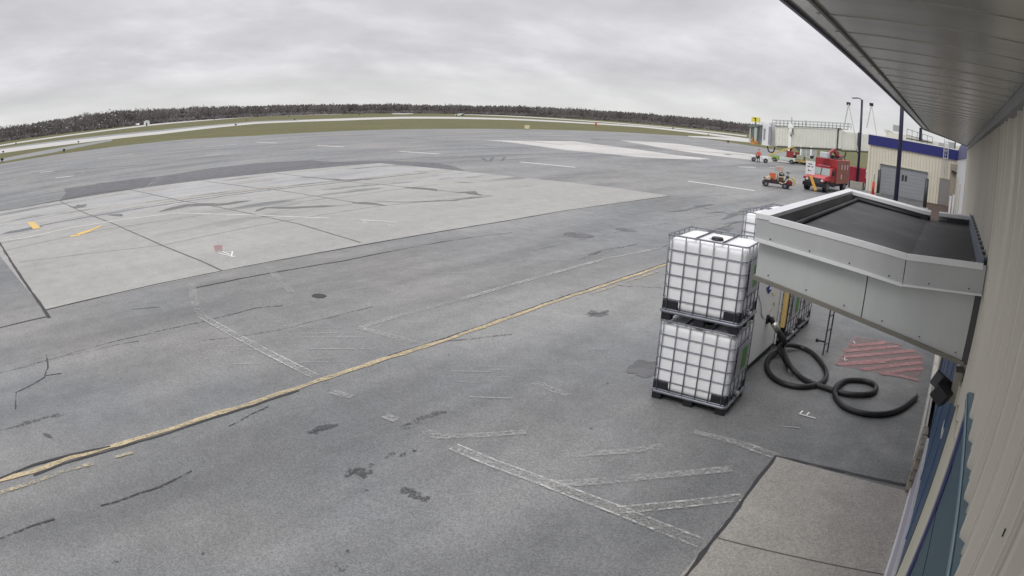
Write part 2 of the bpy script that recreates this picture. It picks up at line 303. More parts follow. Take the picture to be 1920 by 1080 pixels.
strip('dark_streak',[(75,423),(175,405),(340,379),(480,359.5),(642,342),(800,324)],.22,.008,DARKL,pad,jit=.1,wj=.6)
strip('painted_line',[(0,452),(45,447),(130,428),(200,417),(300,403),(335,400)],.14,.012,WHITEW,pad)
strip('painted_line',[(335,400),(480,404),(560,407.5),(618,409.5)],.09,.012,WHITEP,pad)
strip('painted_line',[(370,402),(480,407),(560,411),(604,412)],.06,.012,WHITEW,pad)
strip('painted_line',[(676,413),(744,416)],.07,.012,WHITEP,pad); strip('painted_line',[(655,412),(742,418)],.05,.012,WHITEW,pad)
strip('painted_line',[(680,417),(690,418.5)],.12,.012,WHITEW,pad); strip('painted_line',[(728,422),(742,424)],.10,.012,WHITEW,pad)
strip('painted_line',[(0,416.5),(50,408),(130,396),(205,386)],.10,.012,WHITEW,pad)
sheet('painted_mark',[G(51,417),G(64,416.5),G(77,428),G(62,430)],.012,ORA,pad)
strip('painted_mark',[(132,444),(150,441)],.34,.012,ORA,pad); strip('painted_mark',[(146,440),(168,433)],.42,.012,ORA,pad); strip('painted_mark',[(164,434),(190,424)],.22,.012,ORA,pad)
sheet('painted_mark',[G(400,461),G(416,459.5),G(418,471),G(404,472.5)],.012,REDF,pad)
for p in ([(410,475),(440,482)],[(416,472),(432,478)],[(424,473),(438,472)],[(436,472),(434,481)],[(430,483),(440,481)]): strip('painted_mark',p,.05,.012,WHITEP,pad)
strip('painted_line',[(1028,384),(1130,375.5)],.06,.012,WHITEW,pad); strip('painted_line',[(972,394),(1030,386)],.05,.012,WHITEF,pad)
for q_,w_ in (([(600,334),(640,337),(700,338)],.5),([(755,352),(790,353),(822,358)],.7),([(850,360),(880,361),(902,367)],.9),([(850,341),(890,343)],.5),([(660,380),(700,382),(725,386)],.7),([(480,397),(500,390),(580,389),(660,384)],.5),([(700,379),(790,379),(850,376),(920,368)],.35),([(205,402),(232,405)],.6),([(0,440),(40,432),(80,424)],.8),([(300,397),(350,385),(410,384),(470,376)],1.0),([(770,321),(800,321)],.4),([(740,341),(752,344)],.4),([(560,333),(600,333)],.4)):
    strip('damp_streak',q_,w_,.006,DARKL,pad,jit=.25,wj=.9,seg=.5,taper=True)
# dark resurfaced strip beyond the pad and the wavy seal round it
sheet('dark_patch',[G(*p) for p in ((112,377),(123,362),(120,354),(170,347),(262,334),(300,331),(383,317),(480,306),(578,301),(640,304),(712,302),(760,303),(812,304.5),(852,312),(874,319.5),(859,319.6),(712.5,305.6),(480,326.8),(375,338),(245,355.4))],.004,PATCH,apron,wob=.25,seg=2)
strip('seal_line',[(-20,399),(0,396),(60,386),(110,376),(180,362),(245,355)],.22,.008,CRK,apron,jit=.15,wj=.6)
strip('seal_line',[(640,305),(712,302.5),(800,295.5),(880,293),(960,290),(1040,288.5),(1110,287.5),(1150,292),(1195,297.5),(1260,299),(1300,298)],.28,.008,DARKL,apron,jit=.4,wj=.5,seg=1.5)
strip('painted_line',[(275,351),(297,334),(360,325),(480,313.5),(545,308)],.16,.012,WHITEF,apron)
strip('painted_line',[(283,350),(305,333.5)],.16,.012,WHITEF,apron)
for px in ([(905,296),(913,303)],[(925,295),(918,303)],[(947,294),(940,302)]): strip('seal_line',px,.25,.008,DARKL,apron)
for px in ([(30,337),(165,315.5)],[(60,325),(190,315),(320,306)],[(140,326),(300,309)],[(0,350),(18,348)],[(280,300),(384,289)],[(75,352),(102,349)],[(180,345),(262,338),(340,328)],[(750,258),(816,263)],[(890,272),(925,275)],[(960,262),(1060,272)]):
    strip('dark_streak',px,.5,.006,DARKL,apron,jit=.3,wj=.6,seg=2)
for px in ([(184.5,297.5),(252.5,289)],[(384,276),(444,270.5)],[(75,323.5),(100,321)],[(104,334),(138,330)],[(480,266.8),(519,268.3)],[(594,273),(646,275.5)],[(749,284),(824,289)],[(975,304),(1079,314)],[(1290,340),(1415,358)],[(1385,313),(1416,314)]):
    strip('painted_dash',px,.42,.012,WHITEP,apron)
# pale broad slabs farther out
sheet('pale_slab',[G(*p) for p in ((908,262.5),(960,263.5),(1075,265),(1190,280),(1262,290),(1338,298.5),(1282,299.5),(1190,294),(1060,281.5),(968,268))],.004,TAXI,apron,wob=.8,seg=3)
sheet('pale_slab',[G(*p) for p in ((1160,263),(1275,270),(1365,283.5),(1440,294),(1490,300),(1600,315),(1628,318),(1628,323),(1500,307),(1420,301),(1330,291),(1250,279))],.004,TAXI,apron,wob=.8,seg=3)
strip('dark_streak',[(1190,274),(1300,283),(1400,291)],.7,.008,DARKL,apron,jit=.5,wj=.5,seg=3)
for p in ((1117,262),(1365,290)): 
    x,y=G(*p); sheet('drain_cover',[(x-.5,y-1.2),(x+.5,y-1.2),(x+.5,y+1.2),(x-.5,y+1.2)],.01,CRK,apron)
# yellow lead line + crack beside it
Yl=[(-40,912),(0,901.7),(63,885),(120,863),(207,838),(300,811.7),(460,760),(560,727),(726.5,672),(836,638),(949.6,597.6),(1055.8,560.4),(1140.8,532.8),(1240,499.5),(1330,470),(1400,447)]
strip('yellow_line',Yl,.115,.012,YEL,apron,jit=.035,wj=.5,seg=.10)
def off(px,dy): return [(a,b+dy*(1-.55*max(0,a)/1400)) for a,b in px]
strip('seal_line',off(Yl[:8],7)[2:8],.045,.008,CRK,apron,jit=.03,wj=.6,seg=.15); strip('seal_line',[(-40,905),(0,899),(63,873),(120,857),(207,838)],.05,.016,CRK,apron,jit=.02,wj=.6,seg=.15)
strip('seal_line',off(Yl[8:],-6),.045,.008,CRKW,apron,jit=.04,wj=.6,seg=.15)
strip('yellow_line',[(0,925),(60,906),(130,881),(175,870)],.09,.012,YELF,apron); strip('yellow_line',[(216,858),(254,848)],.07,.012,YELF,apron)
strip('yellow_line',[(1080,560),(1140,541),(1240,507)],.10,.012,YELF,apron)
# white bay lines, paint left mainly along both edges
def bay(px,w,strength=1):
    P=[Vector(G(*p)) for p in px]; b=MB(); c=MB()
    for sgn in (-1,1):
        Q=[]
        for i,p in enumerate(P):
            d=(P[min(i+1,len(P)-1)]-P[max(i-1,0)]).normalized(); Q.append((p.x-d.y*sgn*w/2,p.y+d.x*sgn*w/2))
        strip_mb(b,Q,.035,.012,jit=.008,wj=.4,seg=.15)
    b.build('bay_line_edge',EDGEP if strength else WHITEF,apron)
    strip_mb(c,P,w*.8,.010); c.build('bay_line',FILLP if strength==1 else WHITEF,apron)
bay([(1315,1019),(1160,958),(1030,908)],.17); bay([(1030,908),(925,870),(850,838)],.16,2); bay([(828,822),(780,803)],.12,0)
bay([(1455,856),(1395,835)],.15); bay([(1395,835),(1345,820)],.12,0)
bay([(1160,957),(1300,944),(1392,933)],.13); bay([(1035,909),(1120,904),(1220,894),(1370,880)],.12,0)
bay([(820,820),(900,817),(985,811)],.10,0); bay([(1060,855),(1180,847),(1240,838)],.10,0); bay([(1300,810),(1345,822)],.1,0)
bay([(1003,718),(1065,742)],.14,0); bay([(720,780),(745,789)],.14,0); bay([(620,735),(660,745)],.12,0)
bay([(360,532),(364,565),(378,594)],.16,0); bay([(378,594),(480,650),(590,706)],.16,2); bay([(500,500),(545,548)],.16,0)
bay([(675,615),(780,643)],.13,0); bay([(675,615),(740,595),(860,563)],.12,0); bay([(860,563),(1000,523),(1130,487)],.10,2); bay([(1130,487),(1240,465)],.10,0)
for px in ([(650,545),(720,535)],[(800,533),(980,534)],[(780,512),(940,513)],[(530,612),(570,614)],[(560,633),(680,633)],[(580,655),(700,655)],[(900,500),(1000,500)],[(880,745),(960,748)],[(1460,800),(1500,803)],[(1710,825),(1735,828)],[(1428,872),(1440,875)]):
    strip('scrape_mark',px,.03,.012,WHITEF,apron)
rr_=random.Random(5)
for i in range(46):
    cx,cy=rr_.choice(((620,640),(880,520),(760,560),(1000,500),(950,700),(1200,640),(500,640))); cx+=rr_.uniform(-110,110); cy+=rr_.uniform(-45,45); l_=rr_.uniform(15,90)
    strip('scrape_mark',[(cx,cy),(cx+l_,cy+rr_.uniform(-2,2))],rr_.uniform(.012,.03),.012,WHITEF,apron)
for px in ([(1000,470),(1180,430),(1370,400)],[(380,640),(520,620),(700,575)],[(0,700),(120,668),(260,640)]):
    strip('hairline_crack',px,.014,.008,CRKW,apron,jit=.06,wj=.9,seg=.10)
for px in ([(1499,777.5),(1529,785.5)],[(1499,777.5),(1505,771.5)],[(1512,779.5),(1517,774.5)]): strip('painted_letter',px,.028,.014,WHITEP,apron)
# red hatched box
for px in ([(1594,649),(1645,645),(1660,642)],[(1583,659),(1640,654),(1685,650)],[(1580,670),(1640,665),(1715,658)],[(1600,681),(1660,676),(1727,669)],[(1568,684),(1620,681),(1660,679)],[(1615,694),(1670,687),(1728,680)],[(1650,702),(1700,694),(1728,692)],[(1650,700),(1690,706),(1722,714)]):
    strip('red_hatch_stripe',px,.15,.012,RED,apron,wj=.2,seg=.2)
for px in ([(1568,684),(1602,634)],[(1568,684),(1660,702)],[(1602,633),(1660,641),(1700,650)],[(1728,672),(1728,698)]): strip('red_hatch_border',px,.05,.012,REDF,apron)
for px in ([(1597,642),(1606,643)],[(1600,640),(1603,646)],[(1578,674),(1590,676)],[(1583,671),(1585,678)]): strip('painted_mark',px,.018,.014,WHITEW,apron)
sheet('faded_red_tint',[G(1604,636),G(1660,643),G(1728,664),G(1728,700),G(1715,712),G(1655,700),G(1572,683)],.006,paint('faded_red_film',(.30,.20,.195),.50,6,.40),apron)
# cracks, seals, stains
for px in ([(-10,617),(45,604),(92,593)],[(365,540),(480,517),(640,490),(735,471)]): strip('seal_line',px,.05,.008,CRK,apron,jit=.03,wj=.5,seg=.2)
for px in ([(735,471),(850,450),(960,436)],[(125,665),(200,645),(300,620),(385,603),(480,578),(530,573)],[(86,665),(90,690),(84,708),(30,736),(29,768)],[(86,704),(115,700)],[(245,580),(300,576)],[(430,800),(505,762)],[(190,951),(260,924),(300,912),(360,884)],[(0,1009),(60,987),(102,973)],
           [(830,640),(960,628)],[(1240,540),(1160,536)],[(1280,372),(1400,363)]): strip('crack',px,.028,.008,CRKW,apron,jit=.05,wj=.8,seg=.15)
for px in ([(0,807),(60,792),(108,776)],[(93,782),(124,777)],[(576,812),(600,804),(634,796)],[(755,803),(790,787),(835,771)],[(1095,590),(1130,588),(1142,585)],[(1085,487),(1140,468),(1198,458)],[(1230,466),(1330,436),(1388,415)],[(80,812),(100,822)],[(1300,385),(1360,400),(1400,410)]):
    strip('sealed_crack',px,.11,.008,STN,apron,jit=.10,wj=1.2,seg=.12,taper=True)
def blotch(cx,cy,a,b,m,wob=.35,ang=0,n=26):
    c=Vector(G(cx,cy)); P=[]
    for i in range(n):
        t=2*math.pi*i/n; s=1+wob*(noise.noise((cx+math.cos(t)*1.7,cy+math.sin(t)*1.7,5))*1.6)
        x=a*math.cos(t)*s; y=b*math.sin(t)*s; P.append((c.x+x*math.cos(ang)-y*math.sin(ang),c.y+x*math.sin(ang)+y*math.cos(ang)))
    LAY[0]+=1; return sheet('stain',P,.0062+.00002*(LAY[0]%40),m,apron)
blotch(598,555,.20,.16,CRK,.1); blotch(1084,441,.55,.45,STN2,.15); blotch(1171,431,.42,.32,STN2,.2); blotch(1212,690,.30,.46,STN2,.35)
blotch(676,888,.15,.10,STN,.7); blotch(768,922,.08,.07,STN,.7); blotch(784,934,.10,.05,STN,.7); blotch(640,1063,.06,.05,STN,.9); blotch(1120,588,.18,.30,STN2,.8); blotch(150,387,.8,.5,DARKL,.5)
for ax,ay,bx_,by_,n_ in ((580,812,636,796,9),(650,885,702,872,10),(755,803,835,772,12),(655,893,698,882,8),(752,916,800,936,8),(715,858,800,842,7),(540,640,560,660,0)):
    for i in range(n_):
        t=random.random(); blotch(ax+(bx_-ax)*t+random.uniform(-5,5),ay+(by_-ay)*t+random.uniform(-4,4),random.uniform(.015,.045),random.uniform(.02,.06),STN,.8,n=9)
for i in range(16):
    blotch(random.uniform(150,1200),random.uniform(600,1060),random.uniform(.01,.03),random.uniform(.01,.03),STN,.9,n=8)
for i in range(14):
    a=random.uniform(1240,1400); y=random.uniform(385,450); strip('tyre_streak',[(a,y),(a+random.uniform(30,90),y-random.uniform(2,12))],.3,.006,DARKL,apron,jit=.1,wj=.8,seg=.6,taper=True)
# footpath by the building
wk=[G(1455,857),(.34,8.20),(.34,-3),(-1.70,-3)]
path=tag(sheet('concrete_footpath',wk,.012,CONC2,None),kind='structure')
strip('slab_joint',[G(1341.7,1010),(.34,G(1341.7,1010)[1]+.28)],.02,.015,JOINT,path,world=True,jit=.004,wj=.3,seg=.1)
strip('seal_line',[(1280,1088),(1335,1020),(1395,935),(1455,857),(1520,871),(1600,890),(1703,911)],.045,.016,CRK,path,jit=.02,wj=.9,seg=.06)
sheet('mulch_bed',[G(1738,377),G(1790,388.5),G(1793,402),(.4,44),(.4,30),(-.9,30),(-2.1,50)],.02,MULCH,apron)
sheet('damp_patch',[G(1645,362),G(1738,377),G(1742,392),G(1700,400),G(1640,372)],.006,STN2,apron)
# ------------------------------------------------------------------ terminal building
X0=.355
term=empty('terminal_building',(X0,0,0)); tag(term,'tan ribbed metal terminal wall and grey soffit filling the right side, blue doors below','building')
def W(m,*a): return m
def TB(name,fn,m,parent=None,**k):
    b=MB(); b.T=Matrix.Translation((-X0,0,0)); fn(b); return b.build(name,m,parent or term,**k)
SP=.305; RY0=3.72   # rib spacing
def ribs(b,y0,y1,z0,z1):
    prof=[]; y=RY0-SP*math.floor((RY0-y0)/SP)
    pts=[(y0,X0+.03)]
    while y<y1-.1:
        for dy,x in ((-.055,.03),(-.022,0),(.022,0),(.055,.03),(.115,.03),(.119,.016),(.133,.016),(.141,.03),(.165,.03),(.173,.016),(.187,.016),(.195,.03)):
            if y0<y+dy<y1: pts.append((y+dy,X0+x))
        y+=SP
    pts.append((y1,X0+.03))
    for i in range(len(pts)-1):
        (ya,xa),(yb,xb)=pts[i],pts[i+1]; b.poly([(xa,ya,z0),(xb,yb,z0),(xb,yb,z1),(xa,ya,z1)])
ZS=4.635
TB('ribbed_wall',lambda b:(ribs(b,-3,3.75,2.94,ZS),ribs(b,3.75,4.9,2.62,ZS),ribs(b,4.9,11.9,2.75,ZS),ribs(b,11.9,15.2,.25,ZS)),WALLM)
TB('wall_core',lambda b:(b.bb((.46,-3,0),(12,15.18,ZS-.01))),mat('dark_recess',(.03,.04,.035),.8))
def tr(b):
    b.bb((X0-.002,3.78,0),(.46,4.62,2.615)); b.bb((X0-.02,4.62,2.60),(.44,12.0,2.745)); b.bb((X0+.0,11.85,0),(.46,12.0,2.60)); b.bb((X0-.012,3.70,0),(.46,3.775,2.98)); b.bb((.33,12.0,0),(.46,15.2,.245))
    b.bb((X0-.01,15.18,0),(.5,15.24,ZS))
TB('cream_trim',tr,TRIM)
TB('wall_head_trim',lambda b:b.bb((X0-.03,-3,ZS-.07),(X0+.035,15.2,ZS-.002)),mat('head_trim_grey',(.25,.26,.27),.5))
TB('ground_sill',lambda b:(b.bb((.262,8.9,0),(.36,15.2,.30)),b.bb((.262,9.0,.302),(.30,11.8,.34))),mat('pale_sill',(.58,.57,.52),.6,var=.08,dirt=.3))
st=TB('stone_wainscot',lambda b:[b.box((.315,8.25+i*.17,.10+.16*j+.01*(i%2)),(.10+random.uniform(-.015,.02),.16,.15),bev=.02) for i in range(5) for j in range(4)],STONE)
TB('lower_panel',lambda b:(b.bb((.345,4.95,0),(.45,8.1,.80))),LAV)
TB('lower_panel_frame',lambda b:(b.bb((.325,4.9,0),(.35,8.15,.10)),b.bb((.338,4.9,.80),(.45,8.15,.84))),WHT)
sf=TB('storefront',lambda b:b.bb((.372,4.75,.85),(.455,11.84,2.595)) or b.bb((.372,8.17,.1),(.455,11.84,.849)),BLUED)
def mu(b):
    for y in (5.6,6.9,8.3,9.6,10.8,11.6): b.bb((.362,y,.86),(.371,y+.05,2.59))
TB('storefront_mullion',mu,BRIGHTB,sf and None)
TB('storefront_frame',lambda b:(b.bb((.352,4.64,.86),(.45,4.74,2.59)),b.bb((.355,10.9,.3),(.371,11.0,2.59)),b.bb((.352,11.2,.34),(.371,11.84,2.59))),mat('dark_green_frame',(.06,.075,.05),.6))
rd=TB('loading_door',lambda b:[b.bb((X0+.012+.004*(i%2),-2.5,.05+i*.32),(.455,3.69,.365+i*.32)) for i in range(9)],TEAL)
TB('door_trim',lambda b:(b.bb((X0-.006,3.66,0),(X0+.010,3.695,2.93))),mat('blue_white_edge',(.10,.11,.28),.5))
def flash(b):
    b.bb((X0-.016,-2.8,2.935),(X0-.002,3.80,2.985))
    b.bb((X0-.010,-2.8,2.985),(X0+.034,3.80,2.998))
TB('door_flashing',flash,LTB)
TB('flashing_lip',lambda b:b.bb((X0-.020,-2.8,2.978),(X0-.0165,3.80,2.992)),mat('pale_blue_lip',(.26,.38,.44),.4))
SC=[on(px,py,0,X0+.025) for px,py in ((1874.5,890),(1878,893),(1881,996),(1885,999),(1863,702))]
TB('screw_clip',lambda b:[b.bb((X0+.018,p.y-.002,p.z-.012),(X0+.034,p.y+.002,p.z+.012)) for p in SC],DKST)
# soffit and roof edge
OX=-.50
def sof(b):
    yb=-3; P=[(X0+.03,yb),(OX,yb),(OX,10.0),(X0+.03,15.22)]
    b.poly([(x,y,ZS) for x,y in P]); 
    y=-2.9
    while y<14.9:      # standing seams across the soffit
        xo=OX+.05 if y<9.9 else OX+.03+(y-10)*.163
        if xo<X0-.02: b.bb((xo,y,ZS-.003),(X0-.03,y+.006,ZS+.001))
        y+=.305
so=TB('soffit',sof,SOFF)
TB('soffit_groove',lambda b:b.bb((OX+.075,-3,ZS-.011),(OX+.085,10.0,ZS+.001)),SEAM)
def fas(b):
    b.prism([(OX-.012,-3),(OX,-3),(OX,10.0),(X0+.03,15.22),(X0+.03,15.25),(OX-.012,10.02)],2,ZS-.012,ZS+.28)
TB('roof_fascia',fas,PURP)
TB('roof',lambda b:b.prism([(OX-.01,-3),(OX-.01,10),(X0+.03,15.2),(12,15.2),(12,-3)],2,ZS+.02,ZS+.24),DGREY)
# wall lamp with two heads + junction box
wl=empty('wall_floodlight',(X0,4.82,2.63)); tag(wl,'twin head black floodlight on the wall below the canopy end','wall light')
b=MB(); b.box((-.035,.0,.06),(.07,.16,.24),bev=.008); b.build('junction_box',mat('grey_box',(.30,.29,.26),.5),wl)
for i,(dx,dy,dz,rz) in enumerate(((-.16,.06,.03,.5),(-.14,-.10,.0,-.45))):
    b=MB(); b.box((dx,dy,dz),(.13,.12,.12),Matrix.Rotation(rz,4,'Z')@Matrix.Rotation(.5,4,'Y'),bev=.012); o=b.build('lamp_head',BLK if i else DGREY,wl)
    c=MB(); c.bar((-.05,0,.04),(dx,dy,dz),.025,.025); c.build('lamp_arm',BLK,wl)
nb=MB(); nb.bb((0,0,0),(.012,.22,.09)); nt_=nb.build('notice_sticker',WHT,term); nt_.location=(.005,5.55,1.95)
# ------------------------------------------------------------------ entrance canopy
can=empty('entrance_canopy',(X0,6.6,2.6)); tag(can,'grey panelled entrance canopy with black flat roof jutting from the terminal wall','canopy')
def CB(name,fn,m,parent=None,**k):
    b=MB(); b.T=Matrix.Translation((-X0,-6.6,-2.6)); fn(b); return b.build(name,m,parent or can,**k)
def rivets(b):
    x=XL+.12
    while x<X0-.08:
        for z in (tz(x,zm)+.03,): b.cyl((x,YF-.004,z),(x,YF+.002,z),.006,8)
        b.cyl((x,YF+.056,pz(x)+.05),(x,YF+.062,pz(x)+.05),.006,8); x+=.31

YF,YB=4.60,8.72
FLt=on(1415,401.6,1,YF); FLm=on(1420,449,1,YF); KT=on(1700,479,1,YF); KM=on(1690,533.5,1,YF); RT=on(1857,500,1,YF); RM=on(1850,555,1,YF)
XL=(FLt.x+FLm.x)/2
zt=[(XL,FLt.z),(KT.x,KT.z),(X0-.005,RT.z)]; zm=[(XL,FLm.z),(KT.x,KM.z),(X0-.005,RM.z)]
PL=on(1412.7,517.7,1,YF+.07); PR=on(1812,683,1,YF+.07); PM=on(1615,594,1,YF+.07); xs=PM.x
def pz(x): return PL.z+(PR.z-PL.z)*(x-PL.x)/(PR.x-PL.x)
def tz(x,z=zt):
    for (a,za),(b_,zb) in zip(z,z[1:]):
        if x<=b_: return za+(zb-za)*(x-a)/(b_-a)
    return z[-1][1]
def front(b):
    for (a,b_) in ((0,1),(1,2)):
        g=.003; xa,xb=zt[a][0]+(g if a else 0),zt[b_][0]-(g if b_==1 else 0)
        b.prism([(xa,tz(xa)),(xb,tz(xb)),(xb,tz(xb,zm)),(xa,tz(xa,zm))],1,YF,YF+.03)
CB('front_fascia',front,FASC)
def drip(b):
    for a,b_ in ((0,1),(1,2)):
        b.bar((zm[a][0],YF-.003,zm[a][1]),(zm[b_][0],YF-.003,zm[b_][1]),.035,.022 if a==0 else .014)
CB('drip_edge',drip,COPING)
def panels(b):
    for xa,xb in ((XL+.02,xs-.004),(xs+.004,X0-.05)):
        b.prism([(xa,tz(xa,zm)+.02),(xb,tz(xb,zm)+.02),(xb,pz(xb)),(xa,pz(xa))],1,YF+.06,YF+.10)
CB('front_panel',panels,GRYP)
CB('rivet',rivets,DKST)
CB('panel_backing',lambda b:(b.prism([(XL+.03,tz(XL,zm)),(X0-.04,tz(X0-.04,zm)),(X0-.04,pz(X0)+.01),(XL+.03,pz(XL)+.01)],1,YF+.101,YF+.13),b.bb((X0-.047,YF+.05,pz(X0)+.0),(X0-.0,YF+.10,tz(X0,zm)))),mat('panel_joint_dark',(.08,.08,.085),.6))
CB('bottom_trim',lambda b:b.bar((XL+.005,YF+.07,pz(XL)),(X0-.03,YF+.07,pz(X0-.03)),.07,.03),mat('bronze_trim',(.20,.19,.165),.5))
LX=XL
def lsides(b):
    b.bb((LX,YF+.03,zm[0][1]),(LX+.03,YB,zt[0][1]-.0)); b.prism([(YF+.12,tz(LX,zm)),(YB-.06,tz(LX,zm)),(YB-.06,pz(LX)),(YF+.12,pz(LX))],0,LX+.03,LX+.06)
CB('side_fascia',lsides,FASC)
# coping on the three outer edges
GAPa,GAPb=-.235,-.12
def cop(b):
    def top(x,y): return tz(x)+(.004)
    def quad(x0,x1,y0,y1,n=6):
        for i in range(n):
            xa=x0+(x1-x0)*i/n; xb=x0+(x1-x0)*(i+1)/n
            b.prism([(xa,tz(xa)-.03),(xb,tz(xb)-.03),(xb,tz(xb)+.012),(xa,tz(xa)+.012)],1,y0,y1)
    quad(LX+.10,zt[1][0],YF-.006,YF+.022); quad(zt[1][0]+.001,X0-.03,YF-.006,YF+.018,2)
    b.bb((LX-.008,YF-.006,tz(LX)-.025),(LX+.099,YB-.301,tz(LX)+.010))
    quad(LX-.008,GAPa,YB-.30,YB+.008); quad(GAPb,X0-.02,YB-.22,YB+.0,2)
CB('coping',cop,COPING)
def memb(b):
    d=.085
    xs_=[LX+.13,-1.0,-.6,zt[1][0],0,X0-.01]
    for xa,xb in zip(xs_,xs_[1:]): b.poly([(xa,YF+.10,tz(xa)-d),(xb,YF+.10,tz(xb)-d),(xb,YB-.30,tz(xb)-d),(xa,YB-.30,tz(xa)-d)])
    for xa,xb in zip(xs_,xs_[1:]):
        b.poly([(xa,YF+.10,tz(xa)-d),(xb,YF+.10,tz(xb)-d),(xb,YF+.055,tz(xb)-.005),(xa,YF+.055,tz(xa)-.005)])
        if not (xa>=zt[1][0]-.01 and xb<=0.01): b.prism([(xa,tz(xa)-d),(xb,tz(xb)-d),(xb,tz(xb)-.028),(xa,tz(xa)-.028)],1,YB-.34,YB-.28)
    b.poly([(LX+.13,YF+.10,tz(LX)-d),(LX+.13,YB-.3,tz(LX)-d),(LX+.095,YB-.3,tz(LX)-.01),(LX+.095,YF+.06,tz(LX)-.01)])
    b.tube([(LX+.19,YF+.16,tz(LX)-d+.004),(LX+.19,YB-.36,tz(LX)-d+.004)],.022,8); b.tube([(LX+.2,YB-.40,tz(LX)-d+.01),(-.35,YB-.40,tz(-.35)-d+.012)],.02,8)
    b.poly([(GAPa-.02,YB-.30,tz(0)-d),(0.0,YB-.30,tz(0)-d),(0.0,YB+.0,tz(0)-d-.02),(GAPa-.02,YB+.0,tz(0)-d-.02)])
CB('roof_membrane',memb,MEMB)
def mseam(b):
    z=lambda x:tz(x)-.10+.006
    b.tube([(-.42,6.3,z(-.4)),(-.33,6.15,z(-.3)),(-.22,6.25,z(-.2)),(-.2,6.6,z(-.2))],.008,6)
CB('membrane_seam',mseam,mat('membrane_seam_grey',(.13,.13,.13),.7,var=.3))
CB('back_fascia',lambda b:(b.prism([(LX+.03,tz(LX)-.03),(GAPa,tz(GAPa)-.03),(GAPa,pz(GAPa)),(LX+.03,pz(LX))],1,YB-.05,YB),b.prism([(GAPb,tz(0)-.03),(X0,tz(X0)-.03),(X0,pz(X0)),(GAPb,pz(GAPb))],1,YB-.05,YB-.002)),FASC)
CB('canopy_ceiling',lambda b:b.poly([(LX+.06,YF+.13,pz(LX)+.02),(X0-.01,YF+.13,pz(X0)+.02),(X0-.01,YB-.05,pz(X0)+.02),(LX+.06,YB-.05,pz(LX)+.02)]),DGREY)
def wf(b):
    b.bb((X0-.045,4.62,RT.z-.09),(X0-.03,8.65,RT.z+.035))
    y=RY0
    while y<8.7:
        if y>4.7: b.prism([(X0-.03,y-.165),(X0+.028,y-.165),(X0+.028,y-.06),(X0-.03,y-.05)],2,RT.z-.01,RT.z+.03)
        y+=SP
CB('wall_flashing',wf,mat('blue_grey_flashing',(.20,.24,.30),.35,.4))
